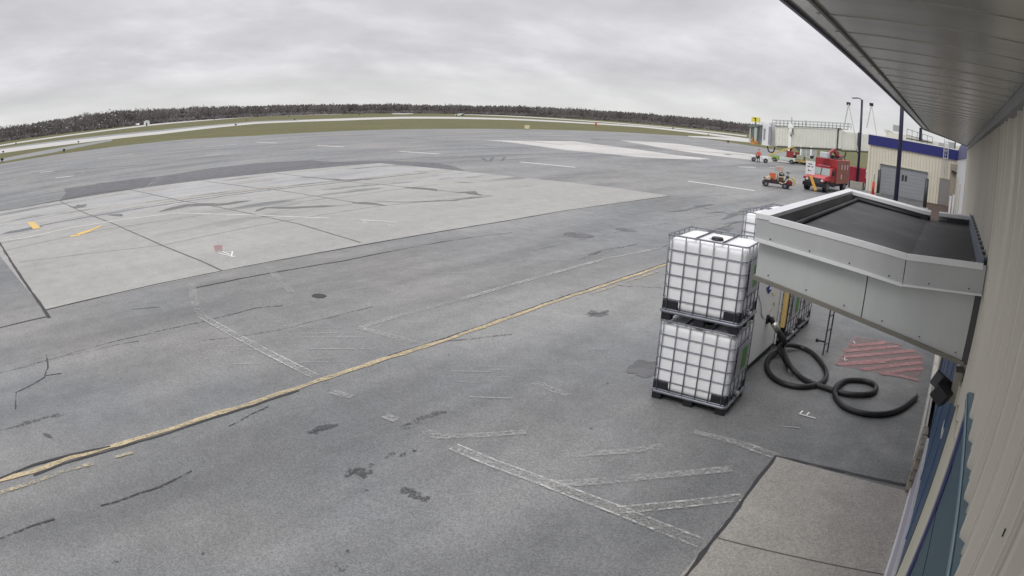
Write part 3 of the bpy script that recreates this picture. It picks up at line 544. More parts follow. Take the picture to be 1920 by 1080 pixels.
# ------------------------------------------------------------------ IBC totes
def rrect(w,d,r,z,n=5):
    P=[]
    for cx,cy,a0 in ((w/2-r,d/2-r,0),(-w/2+r,d/2-r,90),(-w/2+r,-d/2+r,180),(w/2-r,-d/2+r,270)):
        for k in range(n+1):
            a=R(a0+90*k/n); P.append((cx+r*math.cos(a),cy+r*math.sin(a),z))
    return P
def make_tote(label,WX=1.26,DY=1.05,labelside=1):
    t=empty('bulk_tote'); 
    b=MB()
    for x in (-WX/2+.09,0,WX/2-.09):
        for y in (-DY/2+.07,0,DY/2-.07): b.box((x,y,.055),(.16,.12,.11),bev=.012)
    b.build('pallet_foot',BLK,t)
    b=MB(); b.tube(rrect(WX,DY,.06,.135),.026,8,closed=True)
    for x in (-WX/2+.09,0,WX/2-.09): b.box((x,0,.02),(.10,DY-.04,.012))
    for y in (-DY/2+.1,0,DY/2-.1): b.box((0,y,.118),(WX-.06,.09,.016))
    b.box((0,0,.14),(WX-.08,DY-.08,.012)); b.build('pallet_frame',STEEL,t)
    # bottle
    bm=bmesh.new(); bmesh.ops.create_cube(bm,size=1,matrix=Matrix.Translation((0,0,.70))@Matrix.Diagonal((WX-.045,DY-.045,1.10,1)))
    bmesh.ops.bevel(bm,geom=list(bm.edges),offset=.095,segments=4,affect='EDGES',profile=.5)
    bmesh.ops.subdivide_edges(bm,edges=[e for e in bm.edges if e.calc_length()>.3],cuts=23,use_grid_fill=True)
    sx=(WX-.04)/6; sy=(DY-.04)/5
    for v in bm.verts:
        p=v.co
        if .2<p.z<1.2:
            u=p.x/sx if abs(abs(p.y)-(DY-.045)/2)<.02 else p.y/sy
            w=abs(math.sin(math.pi*(u+.0)))*abs(math.sin(math.pi*(p.z-.16)/.186)); nrm=Vector((p.x/(WX/2)*(abs(p.x)/(WX/2))**6,p.y/(DY/2)*(abs(p.y)/(DY/2))**6,0))
            if nrm.length>.01: v.co+=nrm.normalized()*(.010*w**.5-.004)
        elif p.z>1.2 and abs(p.x)<WX*.40 and abs(p.y)<DY*.38:
            v.co.z+=.012*math.sin(p.x*14)*0+(-.02 if abs(p.x)<.16 else .012)
    me=bpy.data.meshes.new('bottle'); bm.to_mesh(me); bm.free(); me.materials.append(POLY)
    for p in me.polygons: p.use_smooth=True
    bo=bpy.data.objects.new('bottle',me); COL.objects.link(bo); bo.parent=t
    b=MB(); b.cyl((0,-.02,1.20),(0,-.02,1.262),.095,20); b.cyl((0,-.02,1.262),(0,-.02,1.275),.085,20); b.build('screw_cap',BLK,bo)
    b=MB(); b.cyl((-.13,.0,1.21),(-.13,.0,1.235),.02,10); b.build('vent_cap',BLK,bo)
    b=MB(); b.box((.0,.0,1.224),(.20,.14,.006),Matrix.Rotation(.2,4,'Z')); b.build('top_sticker',mat('yellowed_sticker',(.65,.64,.45),.6),bo)
    # cage
    b=MB(); r=.0098
    zs=(.33,.515,.70,.885,1.07)
    for z in zs: b.tube(rrect(WX-.01,DY-.01,.075,z),r,7,closed=True)
    for z in (.17,1.285): b.tube(rrect(WX-.01,DY-.01,.06,z),.013,8,closed=True)
    for i in range(6):
        x=-WX/2+.085+(WX-.17)*i/5
        for s_ in (-1,1): b.cyl((x,s_*(DY/2+.002),.14),(x,s_*(DY/2+.002),1.285),r,7)
    for i in range(5):
        y=-DY/2+.085+(DY-.17)*i/4
        for s_ in (-1,1): b.cyl((s_*(WX/2+.002),y,.14),(s_*(WX/2+.002),y,1.285),r,7)
    b.build('cage',STEEL,t)
    b=MB()
    for x in (-.21,.21): b.cyl((x,-DY/2+.01,1.28),(x,DY/2-.01,1.28),.012,8)
    b.build('top_bar',DKST,t)
    b=MB()
    for sx_ in (-1,1):
        for sy_ in (-1,1): b.box((sx_*(WX/2-.14),sy_*(DY/2-.055),.235),(.26,.10,.15),bev=.02); b.box((sx_*(WX/2-.055),sy_*(DY/2-.14),.235),(.098,.24,.15),bev=.02)
    b.build('corner_guard',BLK,t)
    b=MB(); s_=labelside; b.box((s_*(WX/2+.014),.0,.80),(.006,.62,.50)); p=b.build('label_plate',LBL,t)
    b=MB(); b.box((s_*(WX/2+.019),.06,.80),(.004,.28,.34)); b.build('green_label',GRN,p)
    b=MB(); b.cyl((WX/2-.09,-.0,.21),(WX/2+.03,0,.21),.035,12); b.cyl((WX/2+.03,0,.21),(WX/2+.045,0,.21),.045,12); b.box((WX/2+.0,0,.265),(.02,.12,.02)); b.build('outlet_valve',mat('valve_grey',(.5,.5,.5),.4),t)
    tag(t,label,'tote',group='caged white liquid totes'); return t
t0=make_tote('white caged tote at the bottom of the free-standing front stack, on the asphalt')
t0.location=(-3.515,9.415,0); t0.rotation_euler=(0,0,R(3.2))
t1=copy_tree(t0); t1.location=(-3.51,9.40,1.305); t1.rotation_euler=(0,0,R(4.0)); t1['label']='white caged tote with black screw cap, on top of the front stack'
spots=[(-3.66,13.34,0,'white caged tote with green label at ground level just behind the yellow foam slab'),(-3.66,13.32,1.305,'upper white tote whose top peeks up behind the canopy corner'),
       (-3.66,14.56,0,'rearmost ground-level white caged tote seen beneath the canopy edge'),(-3.67,14.54,1.305,'rearmost upper white tote hidden mostly behind the canopy')]
for x,y,z,l in spots:
    c=copy_tree(t0); c.location=(x,y,z); c.rotation_euler=(0,0,R(random.uniform(-1.5,1.5))); c['label']=l
# white insulated tank box between the stacks
bx=empty('white_tank_box',(-3.83,11.50,0)); tag(bx,'white panelled tank box with blue marker scribble standing between the tote stacks','tank')
b=MB(); b.box((0,0,1.07),(1.28,2.06,1.86),bev=.03); b.build('box_panel',OFFW,bx)
b=MB(); b.box((.0,0,.075),(1.20,2.0,.12)); b.build('skid_base',BLK,bx)
b=MB(); b.box((.67,-1.0,1.07),(.03,.05,1.86)); b.box((.67,1.0,1.07),(.03,.05,1.86)); b.build('corner_post',WHT,bx)
b=MB()
q=[(1437,541),(1444,536),(1438,545),(1446,544),(1440,550),(1443,533)]
P=[on(x,y,0,-3.19+.006) for x,y in q]; b.T=Matrix.Translation((3.83,-11.50,0))
for a,c in zip(P,P[1:]): b.bar(a,c,.012,.022)
b.build('blue_scribble',INK,bx)
b=MB(); b.T=Matrix.Translation((3.83,-11.50,0))
for q in ([(1446,551),(1450,547),(1449,555),(1454,548)],[(1448,570),(1452,566),(1452,575)],[(1443,582),(1448,578)],[(1447,597),(1450,592),(1452,598)]):
    P=[on(x,y,0,-3.19+.006) for x,y in q]
    for a,c in zip(P,P[1:]): b.bar(a,c,.008,.014)
b.build('yellow_scribble',INKY,bx)
b=MB(); b.T=Matrix.Translation((3.83,-11.50,0)); vp=on(1437,598,0,-3.2); b.box(vp,(.10,.10,.16),bev=.01); b.cyl(vp+Vector((-.06,0,0)),vp+Vector((.06,0,0)),.07,12); b.bar(vp+Vector((.0,0,.0)),vp+Vector((0,-.0,-.22)),.02,.02); b.build('outlet_valve',BLK,bx)
b=MB(); b.T=Matrix.Translation((3.83,-11.50,0)); b.tube(spline([on(1422,553,0,-3.19),on(1427,573,0,-3.17),on(1428,590,0,-3.18),on(1434,602,0,-3.2)],5),.006,5); b.build('cord',DKST,bx)
fm=empty('foam_slab',(-3.12,12.64,0)); tag(fm,'yellow foam slab wedged upright beside the white tank box','foam slab')
b=MB(); b.box((.03,0,1.17),(.09,.11,1.40),bev=.01); b.build('foam',FOAM,fm); b=MB(); b.box((.03,.085,1.0),(.12,.03,1.75)); b.build('backing_strip',BLK,fm)
# ------------------------------------------------------------------ hoses, ladder
r=.052
def gh(px,py,z=r): p=on(px,py,2,z); return p
hp=[vp+Vector((.07,.02,.02)),Vector((-2.98,11.80,.66)),Vector((-2.80,11.85,.45)),on(1467,650,2,.27),on(1480,683,2,.16),gh(1500,706),gh(1521,718),gh(1548,727,.055),gh(1580,737),gh(1605,740,.06),gh(1632,738),gh(1643,728),gh(1634,718),gh(1610,713),gh(1583,715),gh(1568,726,.13),gh(1567,744),gh(1584,763),gh(1620,775),gh(1660,776),gh(1690,766),gh(1716,746)]
hs=empty('hose',(hp[8].x,hp[8].y,0)); tag(hs,'long thick black hose running from the tank valve in a loop to the wall','hose')
b=MB(); b.T=Matrix.Translation(-hs.location); b.tube(spline(hp,7),r,12); b.build('hose_tube',RUB,hs)
b=MB(); b.T=Matrix.Translation(-hs.location); d=(hp[-1]-hp[-2]).normalized(); b.cyl(hp[-1]-d*.03,hp[-1]+d*.09,.045,12); b.box(hp[-1]+d*.06+Vector((0,0,.05)),(.03,.03,.06)); b.build('steel_coupling',STEEL,hs)
b=MB(); b.T=Matrix.Translation(-hs.location); d=(hp[1]-hp[0]).normalized(); b.cyl(hp[0]+d*.10,hp[0]+d*.30,.062,14); b.build('hose_clamp',mat('silver_clamp',(.5,.5,.47),.35,.8),hs)
# second hose
h2=[gh(1482,694),gh(1475,681,.07),gh(1467,667,.14),on(1461,656,2,.20),on(1464,648,2,.22),on(1480,647,2,.15),gh(1500,651,.07),gh(1522,661),gh(1540,680),gh(1549,697),gh(1546,712),gh(1530,722),gh(1500,725),gh(1470,719),gh(1448,706),gh(1438,688),gh(1442,671,.06),gh(1456,661,.07)]
hh=empty('hose',(h2[6].x,h2[6].y,0)); tag(hh,'black hose lying in a big oval loop on the asphalt beside the tank box','hose')
b=MB(); b.T=Matrix.Translation(-hh.location); b.tube(spline(h2,7),r*.95,12); b.build('hose_tube',RUB,hh)
b=MB(); b.T=Matrix.Translation(-hh.location); d=(h2[0]-h2[1]).normalized(); b.cyl(h2[0]-d*.02,h2[0]+d*.11,.062,12); b.build('steel_coupling',mat('silver_clamp',(.5,.5,.47),.35,.8),hh)
ld=empty('ladder',(-2.15,13.1,0)); tag(ld,'narrow dark metal ladder standing under the canopy behind the hoses','ladder')
for s_,z in ((0,1.9),(1,1.85)):
    b=MB(); b.bar((s_*.04-.03,s_*.28-.14,0.0+.0),(s_*.04-.05,s_*.28-.06,z),.03,.06); b.build('ladder_rail',DKST,ld)
b=MB()
for k in range(6): b.bar((-.03,-.13,.22+.3*k),(.01,.14,.22+.3*k),.03,.03)
b.build('ladder_rung',STEEL,ld)
b=MB(); b.bar((-.03,-.14,.28),(-.20,-.16,.28),.03,.03); b.box((-.21,-.16,.28),(.05,.05,.06)); b.build('side_handle',BLK,ld)
# ------------------------------------------------------------------ far terminal wing
YW=64.09; XWl=-8.76; XWr=.53
wing=empty('terminal_wing',(-4,YW,0)); tag(wing,'distant cream wing with a blue band, grey garage door and roof ladder','building')
def WB(name,fn,m,parent=None,**k):
    b=MB(); b.T=Matrix.Translation((4,-YW,0)); fn(b); return b.build(name,m,parent or wing,**k)
def wr(b):
    gl,gr,gt=-7.45,-2.45,2.74
    def seg(xa,xb,z0,z1):
        n=max(1,int((xb-xa)/.30))
        for i in range(n):
            x0=xa+(xb-xa)*i/n; x1=xa+(xb-xa)*(i+1)/n; m1=x0+(x1-x0)*.62; m2=x0+(x1-x0)*.81
            b.poly([(x0,YW,z0),(m1,YW,z0),(m1,YW,z1),(x0,YW,z1)]); b.poly([(m1,YW,z0),(m2,YW-.07,z0),(m2,YW-.07,z1),(m1,YW,z1)]); b.poly([(m2,YW-.07,z0),(x1,YW,z0),(x1,YW,z1),(m2,YW-.07,z1)])
    seg(XWl,gl-.09,0,4.4); seg(gl-.09,gr+.09,gt+.1,4.4); seg(gr+.09,XWr,0,4.4)
    b.bb((XWl,YW+.30,0),(XWr,YW+45,5.25)); b.bb((XWl,YW+.01,0),(XWl+.05,YW+.31,5.2)); b.bb((XWl-.02,YW-.1,0),(XWl+.2,YW,4.4))
WB('wall',wr,FARW)
WB('blue_band',lambda b:b.bb((XWl-.08,YW-.16,4.4),(XWr+.3,YW+.3,5.33)),BLUEB)
WB('roof_edge',lambda b:b.bb((XWl-.12,YW-.20,5.33),(XWr+.3,YW+.3,5.41)),WHT)
g=WB('garage_door',lambda b:[b.bb((-7.45,YW+.10-.02*(i%2),.02+i*.17),(-2.45,YW+.14,.185+i*.17)) for i in range(16)],GARM)
WB('door_window',lambda b:[b.bb((x,YW+.05,1.55),(x+.22,YW+.078,2.1)) for x in (-5.75,-5.15,-4.82)],DGL,g)
WB('garage_door_frame',lambda b:(b.bb((-7.55,YW-.09,0),(-7.45,YW+.08,2.84)),b.bb((-2.45,YW-.09,0),(-2.35,YW+.08,2.84)),b.bb((-7.45,YW-.09,2.76),(-2.45,YW+.08,2.84))),TRIM)
dd=WB('side_door',lambda b:b.bb((-1.12,YW-.14,.04),(-.22,YW-.05,2.42)),DOORM); WB('door_frame',lambda b:(b.bb((-1.2,YW-.15,0),(-1.12,YW-.04,2.5)),b.bb((-.22,YW-.15,0),(-.14,YW-.04,2.5)),b.bb((-1.12,YW-.15,2.42),(-.22,YW-.04,2.5))),mat('brown_frame',(.3,.25,.2),.6),dd)
WB('downpipe_panel',lambda b:b.bb((-.12,YW-.12,.0),(.50,YW-.05,4.0)),mat('brownish_panel',(.36,.32,.26),.6,var=.15))
def lad(b):
    for x in (-.95,-.55): b.bar((x,YW-.45,2.8),(x,YW-.45,6.3),.05,.05)
    for k in range(11): b.bar((-.95,YW-.45,2.9+.3*k),(-.55,YW-.45,2.9+.3*k),.03,.03)
    for k in range(4):
        z=3.6+.75*k; b.tube([(-.95,YW-.45,z),(-1.0,YW-.9,z),(-.75,YW-1.1,z),(-.5,YW-.9,z),(-.55,YW-.45,z)],.025,5)
    for x in (-1.0,-.75,-.5): b.bar((x,YW-1.0,3.6),(x,YW-1.0,6.2),.03,.03)
WB('roof_ladder',lad,mat('pale_galv',(.55,.56,.57),.5,.3))
WB('upper_block',lambda b:(b.bb((-7.4,YW+3,5.25),(-3.6,YW+9,5.95)),b.bb((-3.6,YW+2.5,5.25),(1.2,YW+12,5.80)),b.bb((-7.6,YW+2.9,5.95),(-7.2,YW+9,6.15))),mat('pale_roof_block',(.60,.60,.54),.6,var=.06,dirt=.2))
def rl(b):
    x0,x1,y=-5.05,-2.3,YW+1.6
    for i in range(6): x=x0+(x1-x0)*i/5; b.bar((x,y,5.4),(x,y,6.55-.08*i),.04,.04)
    for z in (5.95,6.5): b.bar((x0,y,z),(x1,y,z-.35),.04,.04)
    b.bb((x0,y-.1,5.55),(x1,y+.5,5.65))
WB('roof_railing',rl,DGREY)
WB('vent_unit',lambda b:(b.bb((-6.7,YW+3,6.15),(-6.0,YW+3.6,6.75)),b.bb((-.5,YW+1,5.4),(.2,YW+1.6,6.0)),b.bb((-1.6,YW+.8,5.4),(-1.0,YW+1.4,5.75))),mat('vent_grey',(.34,.35,.36),.6))
WB('exhaust_stack',lambda b:(b.bb((-3.75,YW+1.4,5.6),(-3.45,YW+1.7,6.85)),b.cyl((.15,YW+.6,5.4),(.15,YW+.6,6.6),.06,8)),POLEM)
WB('wall_lamp',lambda b:(b.box((.30,YW-.30,3.25),(.45,.28,.16),Matrix.Rotation(.25,4,'Y')),b.box((.05,YW-.30,3.32),(.18,.2,.12))),BLK)
lk=empty('link_building',(.9,40,0)); tag(lk,'white side wall with blue band seen edge-on between the near wall and the far wing','building')
b=MB(); b.T=Matrix.Translation((-.9,-40,0)); b.bb((.56,15.5,0),(8,YW-.3,4.45)); b.build('wall',mat('white_link_wall',(.66,.66,.66),.6,var=.05),lk)
b=MB(); b.T=Matrix.Translation((-.9,-40,0)); b.bb((.50,15.5,4.45),(8,YW-.3,5.35)); b.build('blue_band',BLUEB,lk)
b=MB(); b.T=Matrix.Translation((-.9,-40,0))
for y in (34,42,52): b.bb((.50,y,0),(.56,y+.4,3.2))
b.build('wall_post',TRIM,lk)
for (px,py,hgt,rad,m,lab,nm,cat) in ((1645.5,364,2.2,.16,DGREY,'dark steel bollard left of the far garage door','bollard','bollard'),(1733,391,2.4,.17,DGREY,'dark steel bollard right of the far garage door, nearest the mulch','bollard','bollard'),
      (1636,366,1.15,.13,mat('red_plastic',(.6,.05,.03),.5),'red plastic marker post in front of the far wing','marker_post','marker post')):
    x,y=G(px,py); e=empty(nm,(x,y,0)); tag(e,lab,cat); b=MB(); b.cyl((0,0,0),(0,0,hgt),rad,12); b.cyl((0,0,hgt),(0,0,hgt+.05),rad*.7,12); b.build('post',m,e)
    b=MB(); b.box((0,0,.04),(rad*4,rad*4,.08),bev=.02); b.build('base',m if m!=DGREY else CONC2,e)
    if m!=DGREY: b=MB(); b.cyl((0,0,hgt+.05),(0,0,hgt+.7),.03,6); b.build('whip',BLK,e)
x,y=G(1790,405)
for i,(px,py,h_) in enumerate(((1788,402,2.1),(1796,405,2.1))):
    x,y=.1+i*.25,47+i*3; e=empty('white_post',(x,y,0)); tag(e,('left' if i==0 else 'right')+' one of two white posts beside the link wall','post',group='white posts'); b=MB(); b.box((0,0,.9),(.16,.16,1.8),bev=.01); b.box((0,0,1.83),(.2,.2,.06)); b.build('post',WHT,e)
# lamp poles
def lamp(x,y,h_,rad,lab,head,base):
    e=empty('light_pole',(x,y,0)); tag(e,lab,'light pole',group='apron light poles')
    b=MB(); b.tube([(0,0,0),(0,0,h_*.5),(0,0,h_)],rad,10,r2=rad*.8); b.build('pole',POLEM,e)
    if base:
        b=MB(); b.box((0,0,.35),(1.3,.9,.7),bev=.03); b.build('concrete_base',CONC2,e)
    else:
        b=MB(); b.cyl((0,0,0),(0,0,.4),.3,14); b.build('concrete_base',CONC2,e)
    b=MB(); b.tube(spline([(0,0,h_-.25),(-.05,0,h_-.03),(-.3,0,h_+.10),(-.62,0,h_+.10)],4),.045,8); b.box((-.72,0,h_+.07),(.62,.30,.09),Matrix.Rotation(R(-8),4,'Y'),bev=.02); b.build('lamp_head',BLK,e)
lamp(-9.7,64.0,8.55,.14,'dark light pole with arm lamp on a concrete block left of the far wing',1,1)
lamp(-3.12,36.0,9.5,.14,'dark light pole rising in front of the far garage door up to the eaves',1,0)
# ------------------------------------------------------------------ boarding bridge
by=99.
br=empty('boarding_bridge',(-22,by,0)); tag(br,'cream corrugated passenger boarding bridge with railed roof and hooded cab at its left end','boarding bridge')
def BB(name,fn,m,parent=None,**k):
    b=MB(); b.T=Matrix.Translation((22,-by,0)); fn(b); return b.build(name,m,parent or br,**k)
def P2(px,py,y=by): return on(px,py,1,y)
def tun(b,quad,y0,y1,ribn):
    (a,c,d,e)=[P2(*p) for p in quad]  # TL TR BR BL
    b.prism([(p.x,p.z) for p in (a,c,d,e)],1,y0,y1)
    for i in range(ribn+1):
        t=i/ribn; u=a.lerp(c,t); l=e.lerp(d,t); b.bar((u.x,y0-.02,u.z-.12),(l.x,y0-.02,l.z+.12),.10,.12)
BB('outer_tunnel',lambda b:tun(b,((1455,237.5),(1577,243),(1577,279),(1455,273.5)),by,by+3.0,22),BRG)
BB('inner_tunnel',lambda b:tun(b,((1577,246.5),(1632,252.5),(1632,284.5),(1577,280)),by+.25,by+2.7,9),BRG)
BB('tunnel_joint',lambda b:(b.bb((P2(1576,0).x-.1,by-.15,2.95),(P2(1576,0).x+.12,by+3.1,6.2)),b.bb((P2(1614,0).x-.12,by-.1,3.2),(P2(1614,0).x+.1,by+3,6.0))),DGREY)
BB('underframe',lambda b:(b.bar(P2(1457,275),P2(1577,281.5),.3,.22),b.bar(P2(1577,283),P2(1629,285),.3,.2)),mat('dark_olive_steel',(.05,.055,.045),.6))
BB('roof_edge_beam',lambda b:b.bar(P2(1453,236),P2(1577,241),.35,.14),mat('olive_beam',(.16,.17,.14),.6))
BB('rotunda',lambda b:(b.bb((P2(1437,0).x,by-.4,2.05),(P2(1452,0).x,by+3.3,5.35)),b.bb((P2(1433,0).x,by-.2,4.9),(P2(1449,0).x,by+3.1,5.6))),WHT)
BB('rotunda_shutter',lambda b:(b.bb((P2(1449,0).x,by-.45,2.2),(P2(1453.5,0).x,by-.02,5.0)),b.bb((P2(1440,0).x,by-.5,2.9),(P2(1443,0).x,by-.42,4.6))),mat('grey_shutter',(.28,.29,.33),.5))
cx0,cx1=P2(1411.5,0).x,P2(1437,0).x
def cab(b):
    # folded hood: wider at the top, ribbed bellows
    n=6
    for i in range(n):
        t=i/n; x0=cx0+.55+(cx1-cx0-.55)*t; x1=cx0+.55+(cx1-cx0-.55)*(t+.8/n); s=.12*(i%2)
        b.bb((x0,by-.5-s,2.15+.1*(1-t)),(x1,by+3.2+s,5.0-.12*(1-t)+s))
    b.prism([(cx0,4.6),(cx0+.25,4.95),(cx1,5.15),(cx1,4.95),(cx0+.4,4.5)],1,by-.8,by+3.4)
BB('cab_hood',cab,BRGD)
BB('cab_frame',lambda b:(b.bb((cx0+1.1,by-.72,2.2),(cx0+1.5,by-.6,4.6)),b.bb((cx0+.3,by-.7,2.3),(cx0+.5,by-.6,4.4))),mat('pale_frame',(.45,.46,.42),.6,dirt=.3))
BB('cab_bumper',lambda b:(b.bb((cx0+.6,by-.85,2.0),(cx0+1.9,by-.65,2.5)),b.bb((cx0+.75,by-.9,2.5),(cx0+1.0,by-.7,3.0))),mat('orange_brown',(.45,.22,.06),.7,var=.4,scale=2))
sg=BB('sign_box',lambda b:b.bb((P2(1414.5,0).x,by+.0,5.45),(P2(1429.5,0).x,by+.4,6.2)),SIGNY)
BB('sign_numeral',lambda b:(b.bb((P2(1421,0).x,by-.02,5.55),(P2(1423,0).x,by-.002,6.1)),b.bb((P2(1418.5,0).x,by-.02,5.95),(P2(1421,0).x,by-.002,6.1))),BLK,sg)
BB('sign_stand',lambda b:b.bar((P2(1422,0).x,by+.2,5.0),(P2(1422,0).x,by+.2,5.5),.15,.15),DGREY)
def rail(b):
    A_,B_=P2(1447,236),P2(1590,243); n=20
    for yy in (by+.15,by+2.85):
        for i in range(n+1):
            p=A_.lerp(B_,i/n); b.bar((p.x,yy,p.z),(p.x,yy,p.z+.95),.045,.045)
        for dz in (.5,.93): b.bar((A_.x,yy,A_.z+dz),(B_.x,yy,B_.z+dz),.045,.045)
    for p in (A_,B_):
        for dz in (.5,.93): b.bar((p.x,by+.15,p.z+dz),(p.x,by+2.85,p.z+dz),.05,.05)
    b.bar((P2(1577,242).x,by+.15,P2(1577,242).z),(B_.x,by+.15,B_.z+.02),.2,.08)
BB('roof_railing',rail,mat('grey_railing',(.17,.18,.19),.5,.3))
BB('lift_column',lambda b:(b.bb((P2(1486,0).x,by-.35,.5),(P2(1491,0).x,by+.0,5.9)),b.bb((P2(1484,0).x,by-.4,5.2),(P2(1494,0).x,by+3.2,5.55))),OFFW)
BB('beacon',lambda b:(b.cyl((P2(1489,0).x,by,5.5),(P2(1489,0).x,by,6.9),.10,8),b.cyl((P2(1512.5,0).x,by+1,5.9),(P2(1512.5,0).x,by+1,6.8),.06,6)),mat('pale_grey_mast',(.4,.4,.4),.6))
BB('support_leg',lambda b:(b.bb((P2(1508,0).x,by-.1,.7),(P2(1511,0).x,by+.2,2.6)),b.bb((P2(1527,0).x,by-.1,.9),(P2(1530,0).x,by+.2,2.8))),OFFW)
BB('wheel_bogie',lambda b:(b.bb((-26.2,by-.2,.35),(-24.7,by+3,.75)),*[b.cyl((x,y_,.38),(x,y_+.3,.38),.38,14) for x in (-26,-24.9) for y_ in (by-.2,by+2.6)]),DGREY)
BB('service_cabinet',lambda b:[b.bb((P2(x,0).x,by-.05,1.15),(P2(x+7.5,0).x,by+.6,2.55)) for x in (1512,1519.8,1531)],mat('cabinet_white',(.62,.62,.6),.5))
BB('cabinet_grille',lambda b:[b.bb((P2(x+1.3,0).x,by-.08,1.35),(P2(x+6.2,0).x,by-.052,2.4)) for x in (1512,1519.8,1531)],mat('grille_grey',(.38,.40,.42),.5))
def loops(b):
    for a,c,d in (((1439,274),(1446,286),(1453,275)),((1571,284),(1579,295),(1586,285))):
        A_,C2,D_=[P2(*p) for p in (a,c,d)]; m1=A_.lerp(C2,.5)+Vector((-.12,0,-.25)); m2=D_.lerp(C2,.5)+Vector((.12,0,-.25)); b.tube(spline([A_,m1,C2,m2,D_],5),.10,7)
    b.tube(spline([P2(1481,246,by-.3),P2(1483,256,by-.4),P2(1486,244,by-.4),P2(1488,252,by-.4)],5),.05,5)
BB('cable_loop',loops,RUB)
def stair(b):
    a,c=P2(1493,276,by+3.2),P2(1506,291,by+3.2); b.bar(a,c,.1,.25); b.bar(a+Vector((0,.9,0)),c+Vector((0,.9,0)),.1,.25)
    for i in range(9): p=a.lerp(c,i/8); b.box(p+Vector((0,.45,0)),(.28,.9,.05))
    b.bar(a+Vector((0,0,.9)),c+Vector((0,0,.9)),.05,.05)
BB('service_stair',stair,mat('stair_galv',(.3,.3,.3),.6,.3))
def mast(b,top,l1,l2,y):
    T=P2(*top,y); b.bar(T,P2(*l1,y),.16,.16); b.bar(T,P2(*l2,y-.5),.09,.09)
BB('mast_frame',lambda b:mast(b,(1591,195),(1581.5,243),(1609,285),by-.4),mat('pale_mast',(.5,.51,.5),.5)); BB('mast_frame',lambda b:mast(b,(1634,196),(1625,240),(1643.5,252),by+3),mat('pale_mast',(.5,.51,.5),.5))
BB('mast_head',lambda b:[b.box(P2(*p,by),(.6,.5,.45),bev=.05) for p in ((1591,194.5),(1634,196))],BLK)
BB('mast_bracket',lambda b:b.box(P2(1610,286,by-.4),(.5,.4,.35)),DGREY)
# ------------------------------------------------------------------ vehicles
def wheel(parent,x,y,r_,w,name='wheel'):
    b=MB(); b.cyl((x,y-w/2,r_),(x,y+w/2,r_),r_,18); o=b.build(name,RUB,parent)
    b=MB(); b.cyl((x,y-w/2-.01,r_),(x,y+w/2+.01,r_),r_*.5,12); b.build('rim',STEEL,o); return o
# de-icer truck: local +x points forward
fx,fy=G(1511.6,359.8); 
tk=empty('deicing_truck',(-11.2,55.5,0),R(-98)); tag(tk,'red truck with folded boom, white front board and orange plank by the far light pole','truck')
def K(name,fn,m,parent=None): b=MB(); fn(b); return b.build(name,m,parent or tk)
for x in (2.3,-2.3):
    for y in (-.85,.85): wheel(tk,x,y,.46,.32)
K('chassis',lambda b:b.bb((-3.4,-.8,.45),(2.9,.8,.75)),DGREY)
K('body',lambda b:(b.box((-1.55,0,1.70),(3.7,2.05,1.95),bev=.05)),REDM)
K('side_panel',lambda b:(b.bb((-3.3,1.03,.7),(.25,1.06,2.6)),b.bb((-3.3,-1.06,.7),(.25,-1.03,2.6))),BRNM)
K('panel_handle',lambda b:[b.bb((x,1.06,z),(x+.08,1.09,z+.4)) for x,z in ((-2.7,1.9),(-1.9,1.9),(-1.0,1.9),(-1.0,1.1))],WHT)
cbn=K('cab',lambda b:b.prism([(.35,.75),(1.55,.75),(1.55,1.25),(1.25,1.95),(.35,1.98)],1,-.95,.95),REDM)
K('windscreen',lambda b:b.poly([(1.555,-.82,1.32),(1.555,.82,1.32),(1.30,.76,1.88),(1.30,-.76,1.88)]),GLS,cbn)
K('windscreen_pillar',lambda b:b.bar((1.575,0,1.3),(1.31,0,1.9),.07,.04),DGREY,cbn)
K('side_window',lambda b:(b.bb((.6,-.965,1.35),(1.2,-.945,1.8)),b.bb((.6,.945,1.35),(1.2,.965,1.8))),DGL,cbn)
K('hood',lambda b:b.prism([(1.5,.8),(2.85,.8),(2.85,1.1),(2.6,1.22),(1.5,1.32)],1,-.85,.85),mat('faded_red',(.55,.10,.10),.4,var=.15))
K('grille',lambda b:(b.bb((2.85,-.6,.62),(2.9,.6,1.08)),b.bb((2.84,-1.0,.40),(3.05,1.0,.68))),BLK)
for y in (-.66,.66): K('headlight',lambda b,y=y:b.cyl((2.88,y,.93),(2.93,y,.93),.10,12),mat('lamp_lens',(.7,.7,.65),.2))
K('fender',lambda b:(b.box((2.3,.93,1.0),(1.1,.28,.2),bev=.06),b.box((2.3,-.93,1.0),(1.1,.28,.2),bev=.06)),REDM)
for y in (-1.12,1.12): K('mirror',lambda b,y=y:(b.bb((1.3,y-.08,1.35),(1.4,y+.08,1.75)),b.bar((1.35,y,1.4),(1.35,y*.85,1.4),.03,.03)),BLK)
wb=K('front_board',lambda b:b.bb((2.45,-1.02,1.25),(2.52,-.20,2.32)),WHT)
K('board_marking',lambda b:(b.bb((2.525,-.88,1.85),(2.53,-.62,1.92)),b.bb((2.525,-.50,1.85),(2.53,-.34,1.92)),b.bb((2.525,-.80,2.05),(2.53,-.45,2.12)),b.bb((2.525,-.80,1.52),(2.53,-.50,1.57)),b.bb((2.525,-.80,1.52),(2.53,-.74,1.66))),BLK,wb)
K('orange_plank',lambda b:b.bar((3.12,-.30,1.20),(3.14,.28,.10),.04,.24),mat('plank_orange',(.75,.40,.08),.5))
K('boom',lambda b:(b.bar((-2.9,.1,2.75),(-1.2,.1,3.45),.22,.26),b.bar((-1.2,.1,3.45),(.9,.2,2.95),.2,.22),b.box((-2.8,.1,2.80),(.6,.5,.4),bev=.05)),mat('dusty_red',(.38,.06,.07),.5,var=.25,scale=2))
